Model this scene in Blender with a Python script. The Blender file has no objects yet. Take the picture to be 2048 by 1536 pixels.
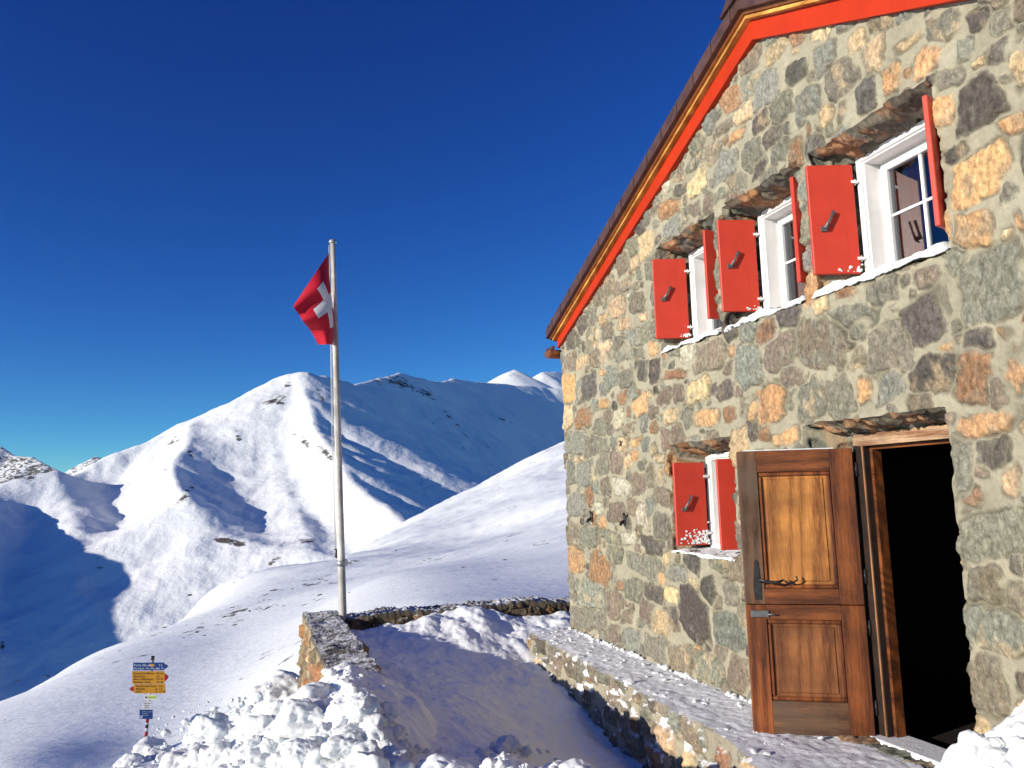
import bpy, bmesh, math, random
import numpy as np
from mathutils import Vector, Matrix, noise as mnoise
R = math.radians
sc = bpy.context.scene
col = sc.collection
# ---------------------------------------------------------------- camera, sun, sky, exposure
YAW, PIT, ROL, FPX = R(18.4213), R(8.2706), R(1.1806), 1537.0
EYE = np.array([0., 0., 1.6])
_f = np.array([-math.cos(YAW)*math.cos(PIT), math.sin(YAW)*math.cos(PIT), math.sin(PIT)])
_r = np.array([math.sin(YAW), math.cos(YAW), 0.])
_u = np.cross(_r, _f)
_r, _u = _r*math.cos(ROL)-_u*math.sin(ROL), _r*math.sin(ROL)+_u*math.cos(ROL)
cam = bpy.data.objects.new('camera', bpy.data.cameras.new('camera')); col.objects.link(cam)
cam.matrix_world = Matrix(((_r[0], _u[0], -_f[0], 0), (_r[1], _u[1], -_f[1], 0), (_r[2], _u[2], -_f[2], 1.6), (0, 0, 0, 1)))
cam.data.sensor_width = 36; cam.data.lens = 36*FPX/2048; cam.data.clip_start = .05; cam.data.clip_end = 60000
sc.camera = cam
SUN_E, SUN_A = R(12.8), R(-15.0)
tosun = Vector((-math.sin(SUN_A)*math.cos(SUN_E), -math.cos(SUN_A)*math.cos(SUN_E), math.sin(SUN_E)))
sl = bpy.data.lights.new('sun', 'SUN'); sl.energy = 4.8; sl.angle = R(.53); sl.color = (1, .915, .79)
so = bpy.data.objects.new('sun', sl); col.objects.link(so); so.rotation_euler = tosun.to_track_quat('Z', 'Y').to_euler()
w = bpy.data.worlds.new('World'); sc.world = w; w.use_nodes = True
nt = w.node_tree; nt.nodes.clear()
sky = nt.nodes.new('ShaderNodeTexSky'); sky.sky_type = 'NISHITA'; sky.sun_disc = False
sky.sun_elevation = SUN_E; sky.sun_rotation = R(180)+SUN_A
sky.altitude = 3500; sky.air_density = 1.0; sky.dust_density = 0.0; sky.ozone_density = 3.0
hs = nt.nodes.new('ShaderNodeHueSaturation'); hs.inputs['Hue'].default_value = .515
# thin, dry high-altitude air: the sky falls off to a deep blue overhead
sp_ = nt.nodes.new('ShaderNodeSeparateColor'); cb_ = nt.nodes.new('ShaderNodeCombineColor')
nt.links.new(sky.outputs[0], hs.inputs['Color']); nt.links.new(hs.outputs[0], sp_.inputs[0])
for i, (tn, g, k) in enumerate(((.8, 2.19, 2.03), (.8, 1.55, 1.66), (.98, 1.04, .93))):
    a = nt.nodes.new('ShaderNodeMath'); a.operation = 'MULTIPLY'; a.inputs[1].default_value = tn*.1466
    b = nt.nodes.new('ShaderNodeMath'); b.operation = 'POWER'; b.inputs[1].default_value = g
    c = nt.nodes.new('ShaderNodeMath'); c.operation = 'MULTIPLY'; c.inputs[1].default_value = k/.1466
    nt.links.new(sp_.outputs[i], a.inputs[0]); nt.links.new(a.outputs[0], b.inputs[0]); nt.links.new(b.outputs[0], c.inputs[0]); nt.links.new(c.outputs[0], cb_.inputs[i])
bg = nt.nodes.new('ShaderNodeBackground'); bg.inputs[1].default_value = .122
ow = nt.nodes.new('ShaderNodeOutputWorld')
nt.links.new(cb_.outputs[0], bg.inputs[0]); nt.links.new(bg.outputs[0], ow.inputs[0])
sc.view_settings.view_transform = 'Standard'; sc.view_settings.look = 'None'; sc.view_settings.exposure = 0.35; sc.view_settings.gamma = 1
sc.render.engine = 'CYCLES'
sc.cycles.max_bounces = 6; sc.cycles.diffuse_bounces = 3; sc.cycles.glossy_bounces = 3; sc.cycles.transmission_bounces = 4

# ---------------------------------------------------------------- pixel -> place helpers (u = -X is distance along the facade)
def ray(px, py): return _f + _r*(px-1024)/FPX - _u*(py-768)/FPX
def PY(px, py, Y): v = ray(px, py); return EYE+v*(Y/v[1])
def PZ(px, py, z): v = ray(px, py); return EYE+v*((z-1.6)/v[2])
def PD(px, py, d): return EYE+ray(px, py)*d
D = 3.8

# ---------------------------------------------------------------- numpy noise
_rng = np.random.default_rng(7)
_perm = _rng.permutation(512)
_g2 = np.stack([np.cos(np.linspace(0, 2*np.pi, 512, endpoint=False)), np.sin(np.linspace(0, 2*np.pi, 512, endpoint=False))], -1)
def perlin(x, y, seed=0):
    x = np.asarray(x, float)+seed*17.31; y = np.asarray(y, float)+seed*9.73
    xi = np.floor(x).astype(int); yi = np.floor(y).astype(int); xf = x-xi; yf = y-yi
    def gr(i, j):
        h = _perm[(_perm[(xi+i) & 511]+yi+j+seed) & 511]
        return _g2[h, 0]*(xf-i)+_g2[h, 1]*(yf-j)
    sx = xf*xf*xf*(xf*(xf*6-15)+10); sy = yf*yf*yf*(yf*(yf*6-15)+10)
    a = gr(0, 0)*(1-sx)+gr(1, 0)*sx; b = gr(0, 1)*(1-sx)+gr(1, 1)*sx
    return (a*(1-sy)+b*sy)*1.5
def fbm(x, y, o=4, seed=0, gain=.5, lac=2.03):
    s = 0; a = 1.
    for k in range(o):
        s = s+a*perlin(x, y, seed+k*3); x = x*lac; y = y*lac; a *= gain
    return s
def ridged(x, y, o=4, seed=0, gain=.5):
    s = 0; a = 1.
    for k in range(o):
        s = s+a*(1-2*np.abs(perlin(x, y, seed+k*3))); x = x*2.07; y = y*2.07; a *= gain
    return s
def sst(a, b, x): t = np.clip((x-a)/(b-a), 0, 1); return t*t*(3-2*t)
def lerp(a, b, t): return a+(b-a)*t

# ---------------------------------------------------------------- object helpers
def link(name, me, mats, parent=None, loc=None):
    o = bpy.data.objects.new(name, me); col.objects.link(o)
    for m in (mats if isinstance(mats, (list, tuple)) else [mats]): me.materials.append(m)
    if parent is not None:
        o.parent = parent
    if loc is not None: o.location = loc
    return o
def tag(o, label=None, cat=None, group=None, kind=None):
    if label: o['label'] = label
    if cat: o['category'] = cat
    if group: o['group'] = group
    if kind: o['kind'] = kind
    return o
def empty(name, loc=(0, 0, 0), rz=0, parent=None):
    o = bpy.data.objects.new(name, None); col.objects.link(o); o.location = loc; o.rotation_euler = (0, 0, rz); o.empty_display_size = .2
    if parent is not None: o.parent = parent
    return o
def grid_mesh(name, V, cols=None, keep=None, flip=False, attrs=None):
    """V: (n,m,3) array"""
    n, m = V.shape[:2]
    idx = np.arange(n*m).reshape(n, m)
    q = np.stack([idx[:-1, :-1], idx[1:, :-1], idx[1:, 1:], idx[:-1, 1:]], -1)
    if keep is not None: q = q[keep]
    q = q.reshape(-1, 4)
    if flip: q = q[:, ::-1]
    return V.reshape(-1, 3), q, None if cols is None else cols.reshape(-1, cols.shape[-1])
def make_mesh(name, parts, smooth=True):
    """parts: list of (verts, quads, cols or None)"""
    vs, qs, cs = [], [], []; off = 0
    for v, q, c in parts:
        vs.append(v); qs.append(q+off); off += len(v)
        c = c if c is not None else np.ones((len(v), 3))*.5; cs.append(c if c.shape[1] == 4 else np.concatenate([c, np.ones((len(c), 1))], 1))
    v = np.concatenate(vs); q = np.concatenate(qs); c = np.concatenate(cs)
    me = bpy.data.meshes.new(name)
    me.vertices.add(len(v)); me.vertices.foreach_set('co', v.astype(np.float32).ravel())
    me.loops.add(q.size); me.loops.foreach_set('vertex_index', q.astype(np.int32).ravel())
    me.polygons.add(len(q)); me.polygons.foreach_set('loop_start', np.arange(0, q.size, 4, dtype=np.int32)); me.polygons.foreach_set('loop_total', np.full(len(q), 4, dtype=np.int32))
    a = me.color_attributes.new('Col', 'FLOAT_COLOR', 'POINT')
    a.data.foreach_set('color', (c if c.shape[1] == 4 else np.concatenate([c, np.ones((len(c), 1))], 1)).astype(np.float32).ravel())
    me.update(calc_edges=True)
    if smooth: me.polygons.foreach_set('use_smooth', np.ones(len(q), dtype=bool))
    me.validate(); return me

class MB:
    """collects shapes and links them as one mesh object"""
    def __init__(s): s.bm = bmesh.new()
    def box(s, lo, hi, bev=0, M=None, mi=0):
        g = bmesh.ops.create_cube(s.bm, size=1)
        vs = g['verts']; lo = Vector(lo); hi = Vector(hi)
        for v in vs: v.co = Vector([lo[i]+(v.co[i]+.5)*(hi[i]-lo[i]) for i in range(3)])
        fs = {f for v in vs for f in v.link_faces}
        for f in fs: f.material_index = mi
        if bev:
            es = list({e for v in vs for e in v.link_edges})
            r = bmesh.ops.bevel(s.bm, geom=es, offset=bev, segments=1, affect='EDGES', clamp_overlap=True)
            vs = list({v for f in r['faces'] for v in f.verts}|{v for v in vs if v.is_valid})
            for f in r['faces']: f.material_index = mi
        if M is not None:
            for v in vs: v.co = M @ v.co
        return s
    def tube(s, pts, rad, seg=12, cap=True, mi=0):
        pts = [Vector(p) for p in pts]; rads = rad if isinstance(rad, (list, tuple)) else [rad]*len(pts); rings = []
        for i, p in enumerate(pts):
            d = (pts[min(i+1, len(pts)-1)]-pts[max(i-1, 0)]).normalized()
            a = d.orthogonal().normalized() if i == 0 else (ref-d*ref.dot(d)).normalized()
            ref = a; b = d.cross(a)
            rings.append([s.bm.verts.new(p+(a*math.cos(t)+b*math.sin(t))*rads[i]) for t in [2*math.pi*k/seg for k in range(seg)]])
        for A, B in zip(rings, rings[1:]):
            for k in range(seg):
                f = s.bm.faces.new((A[k], A[(k+1) % seg], B[(k+1) % seg], B[k])); f.smooth = True; f.material_index = mi
        if cap:
            s.bm.faces.new(rings[0][::-1]).material_index = mi; s.bm.faces.new(rings[-1]).material_index = mi
        return s
    def prism(s, poly, axis, a, b, mi=0):
        """poly: list of 2D pts in the other two axes"""
        def mk(p, t): c = [p[0], p[1]]; c.insert(axis, t); return s.bm.verts.new(c)
        A = [mk(p, a) for p in poly]; B = [mk(p, b) for p in poly]; n = len(poly)
        s.bm.faces.new(A).material_index = mi; s.bm.faces.new(B[::-1]).material_index = mi
        for k in range(n): s.bm.faces.new((A[k], B[k], B[(k+1) % n], A[(k+1) % n])).material_index = mi
        return s
    def build(s, name, mats, parent=None, loc=None, smooth=False):
        bmesh.ops.recalc_face_normals(s.bm, faces=s.bm.faces[:])
        me = bpy.data.meshes.new(name); s.bm.to_mesh(me); s.bm.free()
        if smooth: me.polygons.foreach_set('use_smooth', [True]*len(me.polygons))
        return link(name, me, mats, parent, loc)

# ---------------------------------------------------------------- materials
class NT:
    def __init__(s, name):
        s.m = bpy.data.materials.new(name); s.m.use_nodes = True; s.t = s.m.node_tree; s.n = s.t.nodes
        s.b = s.n['Principled BSDF']; s.b.inputs['Specular IOR Level'].default_value = .3
    def new(s, t, **k):
        n = s.n.new(t)
        for a, v in k.items(): setattr(n, a, v)
        return n
    def L(s, a, b): s.t.links.new(a, b)
    def coord(s, kind='Object', scale=(1, 1, 1), rot=(0, 0, 0)):
        c = s.new('ShaderNodeTexCoord'); m = s.new('ShaderNodeMapping'); m.inputs['Scale'].default_value = scale; m.inputs['Rotation'].default_value = rot
        s.L(c.outputs[kind], m.inputs[0]); return m.outputs[0]
    def noise(s, vec, scale, detail=6, rough=.6, dist=0):
        n = s.new('ShaderNodeTexNoise'); n.inputs['Scale'].default_value = scale; n.inputs['Detail'].default_value = detail; n.inputs['Roughness'].default_value = rough; n.inputs['Distortion'].default_value = dist
        s.L(vec, n.inputs['Vector']); return n.outputs[0]
    def ramp(s, fac, stops):
        r = s.new('ShaderNodeValToRGB'); e = r.color_ramp.elements
        while len(e) < len(stops): e.new(.5)
        for el, (p, c) in zip(e, stops): el.position = p; el.color = (*c, 1) if len(c) == 3 else c
        s.L(fac, r.inputs[0]); return r.outputs[0]
    def mix(s, fac, a, b, blend='MIX'):
        m = s.new('ShaderNodeMix', data_type='RGBA', blend_type=blend)
        for i, v in ((0, fac), (6, a), (7, b)):
            if hasattr(v, 'is_output') or hasattr(v, 'links'): s.L(v, m.inputs[i])
            else: m.inputs[i].default_value = v if i == 0 else ((*v, 1) if len(v) == 3 else v)
        return m.outputs[2]
    def math(s, op, a, b=None, c=None):
        m = s.new('ShaderNodeMath', operation=op)
        for i, v in enumerate((a, b, c)):
            if v is None: continue
            if hasattr(v, 'links'): s.L(v, m.inputs[i])
            else: m.inputs[i].default_value = v
        return m.outputs[0]
    def bump(s, h, strength=.5, dist=.01, prev=None):
        b = s.new('ShaderNodeBump'); b.inputs['Strength'].default_value = strength; b.inputs['Distance'].default_value = dist
        s.L(h, b.inputs['Height'])
        if prev is not None: s.L(prev, b.inputs['Normal'])
        s.L(b.outputs[0], s.b.inputs['Normal']); return b.outputs[0]
    def base(s, c):
        if hasattr(c, 'links'): s.L(c, s.b.inputs['Base Color'])
        else: s.b.inputs['Base Color'].default_value = (*c, 1)
        return s
    def rough(s, v): s.b.inputs['Roughness'].default_value = v; return s

def simple(name, c, rough=.5, metal=0, var=.12, scale=12, bump=.15, bd=.004):
    t = NT(name); v = t.coord(); n = t.noise(v, scale)
    a = tuple(x*(1-var) for x in c); b = tuple(min(1, x*(1+var)) for x in c)
    t.base(t.ramp(n, [(.3, a), (.7, b)])); t.rough(rough); t.b.inputs['Metallic'].default_value = metal
    t.bump(t.noise(v, scale*6), bump, bd); return t.m

def mat_snow(name, scale=1., rock=False, bs=1., k=1.):
    t = NT(name); v = t.coord()
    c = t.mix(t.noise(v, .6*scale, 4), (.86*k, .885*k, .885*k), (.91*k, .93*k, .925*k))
    if rock:
        at = t.new('ShaderNodeAttribute', attribute_name='Col')
        sp = t.new('ShaderNodeSeparateColor'); t.L(at.outputs[0], sp.inputs[0])
        vv = t.coord(scale=(1, 1, 2.2))
        nz = t.noise(vv, rock, 8, .72)
        f = t.math('MULTIPLY_ADD', sp.outputs[0], 1.0, t.math('MULTIPLY_ADD', nz, 2.6, -1.3))
        f = t.ramp(f, [(.46, (0, 0, 0)), (.60, (1, 1, 1))])
        rc = t.ramp(t.noise(v, rock*3.1, 5), [(.35, (.055, .05, .048)), (.65, (.17, .15, .13))])
        c = t.mix(f, c, rc)
    t.base(c); t.rough(.65); t.b.inputs['Specular IOR Level'].default_value = .2
    a = t.noise(v, 3.2*scale, 7, .6); b = t.noise(v, 38*scale, 6, .65)
    n1 = t.bump(a, .55*bs, .10/scale); t.bump(b, .5*bs, .012/scale, n1)
    return t.m

def mat_stone(name, snow=0.):
    t = NT(name); v = t.coord()
    at = t.new('ShaderNodeAttribute', attribute_name='Col')
    f1 = t.noise(v, 26, 8, .72); f2 = t.noise(t.coord(scale=(1.6, 1.6, .5)), 75, 7, .75); f3 = t.noise(v, 7, 4)
    d = t.ramp(f1, [(.28, (.60, .59, .57)), (.5, (1, 1, 1)), (.72, (1.38, 1.36, 1.30))])
    c = t.mix(t.math('MULTIPLY_ADD', at.outputs['Alpha'], .72, .28), at.outputs[0], d, 'MULTIPLY')
    d2 = t.ramp(f2, [(.30, (.50, .50, .50)), (.50, (1, 1, 1)), (.70, (1.4, 1.4, 1.4))])
    c = t.mix(t.math('MULTIPLY_ADD', at.outputs['Alpha'], .75, .2), c, d2, 'MULTIPLY')
    li = t.ramp(f3, [(.62, (0, 0, 0)), (.72, (1, 1, 1))])
    c = t.mix(t.math('MULTIPLY', li, .25), c, (.42, .42, .34))
    if snow:
        sn = t.noise(v, 3.4, 9, .78, .6); sn2 = t.noise(t.coord(scale=(1, 3.2, 1), rot=(0, 0, .5)), 14, 6, .7)
        g = t.new('ShaderNodeNewGeometry'); sx = t.new('ShaderNodeSeparateXYZ'); t.L(g.outputs['Normal'], sx.inputs[0])
        k = t.math('ADD', t.math('MULTIPLY', sn, .55), t.math('MULTIPLY', sn2, .45))
        k = t.math('MULTIPLY_ADD', sx.outputs[2], .35, k)
        e = .85-snow
        c = t.mix(t.ramp(k, [(max(0, e-.07), (0, 0, 0)), (min(1, e+.07), (1, 1, 1))]), c, (.84, .85, .87))
    t.base(c); t.rough(.85); t.b.inputs['Specular IOR Level'].default_value = .25
    n1 = t.bump(f1, .75, .016); t.bump(f2, .6, .006, n1)
    return t.m

def mat_wood(name, dark, light, axis=2, grey=0., rough=.55):
    t = NT(name); sca = [9, 9, 9]; sca[axis] = .55
    v = t.coord(scale=tuple(sca)); v2 = t.coord(scale=tuple(x*3.5 for x in sca)); vb = t.coord()
    warp = t.noise(v, .5, 3, .5, 1.2)
    w_ = t.new('ShaderNodeTexWave'); w_.wave_type = 'BANDS'; w_.bands_direction = 'DIAGONAL'
    w_.inputs['Scale'].default_value = .55; w_.inputs['Distortion'].default_value = 22; w_.inputs['Detail'].default_value = 2; w_.inputs['Detail Scale'].default_value = .35
    t.L(v, w_.inputs[0])
    fib = t.math('ADD', t.math('MULTIPLY', t.noise(v2, 2.0, 6, .7, .3), .55), t.math('MULTIPLY', t.noise(t.coord(scale=tuple(x*16 for x in sca)), 1.6, 5, .7), .45))
    f = t.math('ADD', t.math('MULTIPLY', w_.outputs[1], .10), t.math('ADD', t.math('MULTIPLY', fib, .62), t.math('MULTIPLY', warp, .28)))
    c = t.ramp(f, [(.40, dark), (.49, tuple((a+b)/2 for a, b in zip(dark, light))), (.57, light)])
    bl = t.noise(vb, 2.3, 5, .6)
    c = t.mix(t.ramp(bl, [(.38, (.55,)*3), (.62, (0, 0, 0))]), c, tuple(x*.42 for x in dark))
    if grey: c = t.mix(t.ramp(t.noise(vb, 3.1, 5, .65), [(.5-grey*.3, (0, 0, 0)), (.75-grey*.3, (.8,)*3)]), c, (.11, .07, .045))
    t.base(c); t.rough(rough); t.b.inputs['Specular IOR Level'].default_value = .35
    n1 = t.bump(w_.outputs[1], .12, .003); t.bump(fib, .35, .003, n1)
    return t.m

def mat_paint(name, c, wear=None, rough=.42, snow=False):
    t = NT(name); v = t.coord(); n = t.noise(v, 2.6, 5, .6)
    b = t.ramp(n, [(.3, tuple(x*.86 for x in c)), (.7, tuple(min(1, x*1.08) for x in c))])
    st = t.noise(t.coord(scale=(9, 9, .8)), 2.0, 5, .65)
    b = t.mix(t.ramp(st, [(.55, (0, 0, 0)), (.8, (.35,)*3)]), b, tuple(x*.6 for x in c))
    if wear: b = t.mix(t.ramp(t.noise(v, 9, 8, .75), [(.66, (0, 0, 0)), (.72, (1, 1, 1))]), b, wear)
    t.base(b); t.rough(rough); t.bump(t.noise(v, 55, 4), .12, .002); return t.m

M = {}
M['snow'] = mat_snow('snow', 1.)
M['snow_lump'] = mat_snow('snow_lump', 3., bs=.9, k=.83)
M['snow_far'] = mat_snow('snow_far', .02, rock=.022, bs=.95)
M['snow_near'] = mat_snow('snow_near', .8, rock=.8, bs=.62, k=1.03)
M['stone'] = mat_stone('stone')
M['stone_snow'] = mat_stone('stone_snow', .10)
M['parapet'] = mat_stone('parapet_stone', .02)
M['bench_top'] = mat_stone('bench_top', .52)
M['wood_v'] = mat_wood('door_wood_v', (.06, .016, .006), (.30, .088, .022), 2)
M['wood_h'] = mat_wood('door_wood_h', (.05, .014, .005), (.26, .078, .02), 0)
M['wood_v_grey'] = mat_wood('door_wood_weathered', (.035, .016, .009), (.19, .085, .038), 2, .4)
M['wood_h_grey'] = mat_wood('bottom_rail_weathered', (.055, .026, .014), (.21, .10, .048), 0, .3)
M['wood_pan'] = mat_wood('door_panel_light', (.17, .052, .012), (.60, .25, .062), 2)
M['wood_pan2'] = mat_wood('door_panel_dark', (.09, .026, .009), (.34, .13, .042), 2)
M['wood_frame'] = mat_wood('frame_wood', (.016, .008, .005), (.06, .025, .012), 2)
M['wood_lit_edge'] = mat_wood('lit_edge_wood', (.20, .07, .03), (.50, .24, .11), 2)
M['wood_pale'] = mat_wood('lintel_wood', (.22, .10, .05), (.62, .44, .28), 0, rough=.7)
M['red'] = mat_paint('red_paint', (.58, .055, .032))
M['fascia'] = mat_paint('fascia_paint', (.46, .030, .004), rough=.5)
M['white'] = mat_paint('white_paint', (.82, .81, .80), rough=.4)
M['copper'] = simple('weathered_copper', (.115, .062, .052), .45, .35, .35, 7)
M['copper_new'] = simple('bright_copper', (.42, .15, .06), .35, .7, .3, 9)
M['gold'] = mat_wood('trim_wood', (.34, .12, .018), (.75, .42, .10), 0)
M['iron'] = simple('iron', (.045, .04, .04), .45, .5, .3, 30)
M['grey_iron'] = simple('grey_iron', (.16, .16, .16), .45, .5, .3, 30)
M['galv'] = simple('galvanised_steel', (.42, .42, .42), .4, .6, .2, 14)
M['dark'] = simple('dark_room', (.016, .010, .007), .9)  # near-black colour stands in for the unlit room
M['curtain'] = simple('curtain', (.06, .015, .014), .9)
M['curtain_g'] = simple('curtain_grey', (.07, .065, .06), .9)
M['pole'] = mat_wood('weathered_pole', (.34, .32, .29), (.80, .77, .71), 2, rough=.9)
M['flag_red'] = simple('flag_red', (.50, .009, .028), .75, 0, .1, 5)
M['flag_white'] = simple('flag_white', (.66, .64, .62), .75, 0, .06, 5)
M['sign_blue'] = simple('sign_blue', (.007, .034, .14), .4, 0, .1, 8)
M['sign_yellow'] = simple('sign_yellow', (.40, .19, .016), .4, 0, .1, 8)
M['sign_white'] = simple('sign_white', (.46, .47, .52), .45, 0, .06, 8)
M['sign_green'] = simple('sign_green', (.36, .46, .14), .45, 0, .06, 8)
M['sign_red'] = simple('sign_red', (.25, .010, .018), .45, 0, .1, 8)
M['ink'] = simple('sign_ink', (.06, .035, .015), .5)
M['ink_white'] = simple('sign_white_ink', (.45, .5, .6), .5)
t = NT('window_glass'); t.b.inputs['Roughness'].default_value = .02
tr = t.new('ShaderNodeBsdfTransparent'); tr.inputs[0].default_value = (.7, .74, .78, 1); gl = t.new('ShaderNodeBsdfGlossy'); gl.inputs['Roughness'].default_value = .015
mx = t.new('ShaderNodeMixShader'); mx.inputs[0].default_value = .13
t.L(tr.outputs[0], mx.inputs[1]); t.L(gl.outputs[0], mx.inputs[2]); t.L(mx.outputs[0], t.n['Material Output'].inputs[0]); M['glass'] = t.m

# ---------------------------------------------------------------- masonry pattern
PAL = {'O': (.53, .315, .155), 'T': (.54, .40, .235), 'R': (.30, .17, .095), 'G': (.205, .195, .150), 'D': (.105, .092, .080),
       'B': (.220, .222, .185), 'P': (.215, .175, .130), 'W': (.43, .39, .30)}
def parse(s, ox, oy, k):
    out = []
    for a in s.split():
        x, y, w_, h, c = a.split(','); out.append((ox+float(x)/k, oy+float(y)/k, float(w_)/k, float(h)/k, c))
    return out
ST = parse("1000,215,105,85,T 1210,250,100,140,B 1345,180,95,80,T 1415,235,100,145,T 1565,180,115,50,T 1635,260,125,115,O 1490,330,85,160,O 1790,205,95,85,B 1870,255,80,60,T 1965,90,120,120,G 2025,290,80,195,T 1085,305,105,105,D 960,375,110,150,B 1275,330,130,150,G 1375,405,90,150,D 810,425,85,115,R 860,482,85,80,T 1025,455,95,130,G 1135,440,120,145,B 935,515,75,95,D 835,575,60,50,O 770,550,85,60,P 985,585,80,90,D 1205,490,65,85,T 1280,470,45,125,P 1130,560,20,75,R 1080,650,65,135,R 900,650,90,120,G 790,705,105,125,B 735,650,70,95,P 1015,640,75,110,G 670,780,85,105,T 930,705,65,95,D 855,760,50,90,G 545,880,95,80,R 620,905,45,70,G 660,890,40,70,P 720,860,50,95,P 650,690,75,55,G 590,800,60,60,D 1850,440,190,210,D 1730,330,130,90,G 2000,530,110,110,O 1860,750,270,210,O 1985,790,75,140,G 1835,975,175,165,O 1755,640,115,95,D 2035,930,40,110,O 1905,1215,280,330,G 1620,1365,205,220,D 1450,1230,165,130,G 1300,1235,115,60,R 1650,1160,150,100,P 1340,1380,120,130,G 1450,1450,65,150,T 960,1430,115,125,R 2005,1480,100,180,O 1720,1475,65,45,O 330,1300,65,95,T 270,1350,40,55,T 360,1370,55,55,T 285,1410,60,60,D 220,1435,50,95,T 335,1470,55,90,G 395,1470,65,105,B 440,1340,35,55,T 410,1280,60,85,P 275,1480,70,100,T 450,1040,75,110,T 560,970,75,85,B 370,1200,60,60,P 1540,1120,150,60,P 1700,1270,60,150,B 1560,560,100,60,G", 1080, 0, 2.1157)
ST += parse("155,270,60,115,O 150,392,50,105,T 240,270,60,100,D 300,340,52,50,O 375,315,48,52,R 450,345,52,80,O 215,395,75,85,R 285,430,50,75,G 360,400,48,80,W 400,440,55,50,P 500,432,40,60,R 185,500,95,95,B 255,510,50,75,G 430,497,60,38,O 300,510,42,70,G 400,575,32,60,T 220,620,65,115,B 370,678,72,70,W 440,660,65,90,P 525,560,55,40,T 190,750,85,95,B 280,760,42,55,W 350,780,70,85,P 455,790,55,105,W 540,715,85,75,P 235,880,85,90,G 335,880,60,60,G 400,880,65,65,W 500,910,85,80,D 185,968,75,105,O 285,1010,85,145,R 340,950,65,72,G 460,990,115,85,G 370,1080,32,52,R 250,1110,125,125,B 340,1150,72,125,P 420,1090,75,90,G 495,1100,75,75,D 570,1110,65,75,T 660,1180,125,205,D 520,1220,95,105,T 390,1200,52,62,P 470,1180,62,105,P 235,1210,165,95,G 420,1300,95,95,B 510,1330,110,105,G 600,1370,115,125,P 685,1340,52,52,O 725,1405,125,125,G 340,1270,62,82,P 805,1250,120,145,B 720,1090,75,105,D 815,1110,62,95,G 845,1440,75,155,P 600,1020,85,75,B 315,50,62,82,P 255,80,52,92,T 210,170,52,52,T 305,130,72,62,T 365,130,45,82,B 420,90,62,115,B 295,210,37,32,O 390,235,62,82,G 455,205,42,82,D 330,230,62,92,B 540,312,72,62,P 605,300,62,72,P 685,285,95,105,T 590,222,115,42,R 720,150,145,110,P 790,285,75,82,D 715,395,95,62,O 805,380,52,62,R 880,350,55,85,O 570,390,52,72,T 635,400,52,82,G 500,110,32,62,O 815,120,42,62,R", 1060, 640, 2.0205)
ST += parse("1945,752,76,112,R 1862,745,90,80,D 1965,850,135,55,O 2030,720,50,140,O 1540,808,62,72,O 1498,815,36,50,O 1620,800,60,80,G 1680,800,55,90,G 1728,778,30,60,O 1530,868,26,36,R 1572,875,52,36,O 1925,945,50,150,G 1935,995,60,50,R 2022,960,40,80,T 1992,1072,150,90,G 1968,1160,70,90,P 2035,1200,60,80,P 1985,1260,130,90,B 1975,1370,70,120,P 1640,688,130,100,P 1780,700,110,100,G 1700,640,100,60,G 1560,700,90,80,P 1500,730,70,90,B 1730,870,90,40,P 1780,770,60,70,B 1830,870,40,50,G", 0, 0, 1.)
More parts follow.
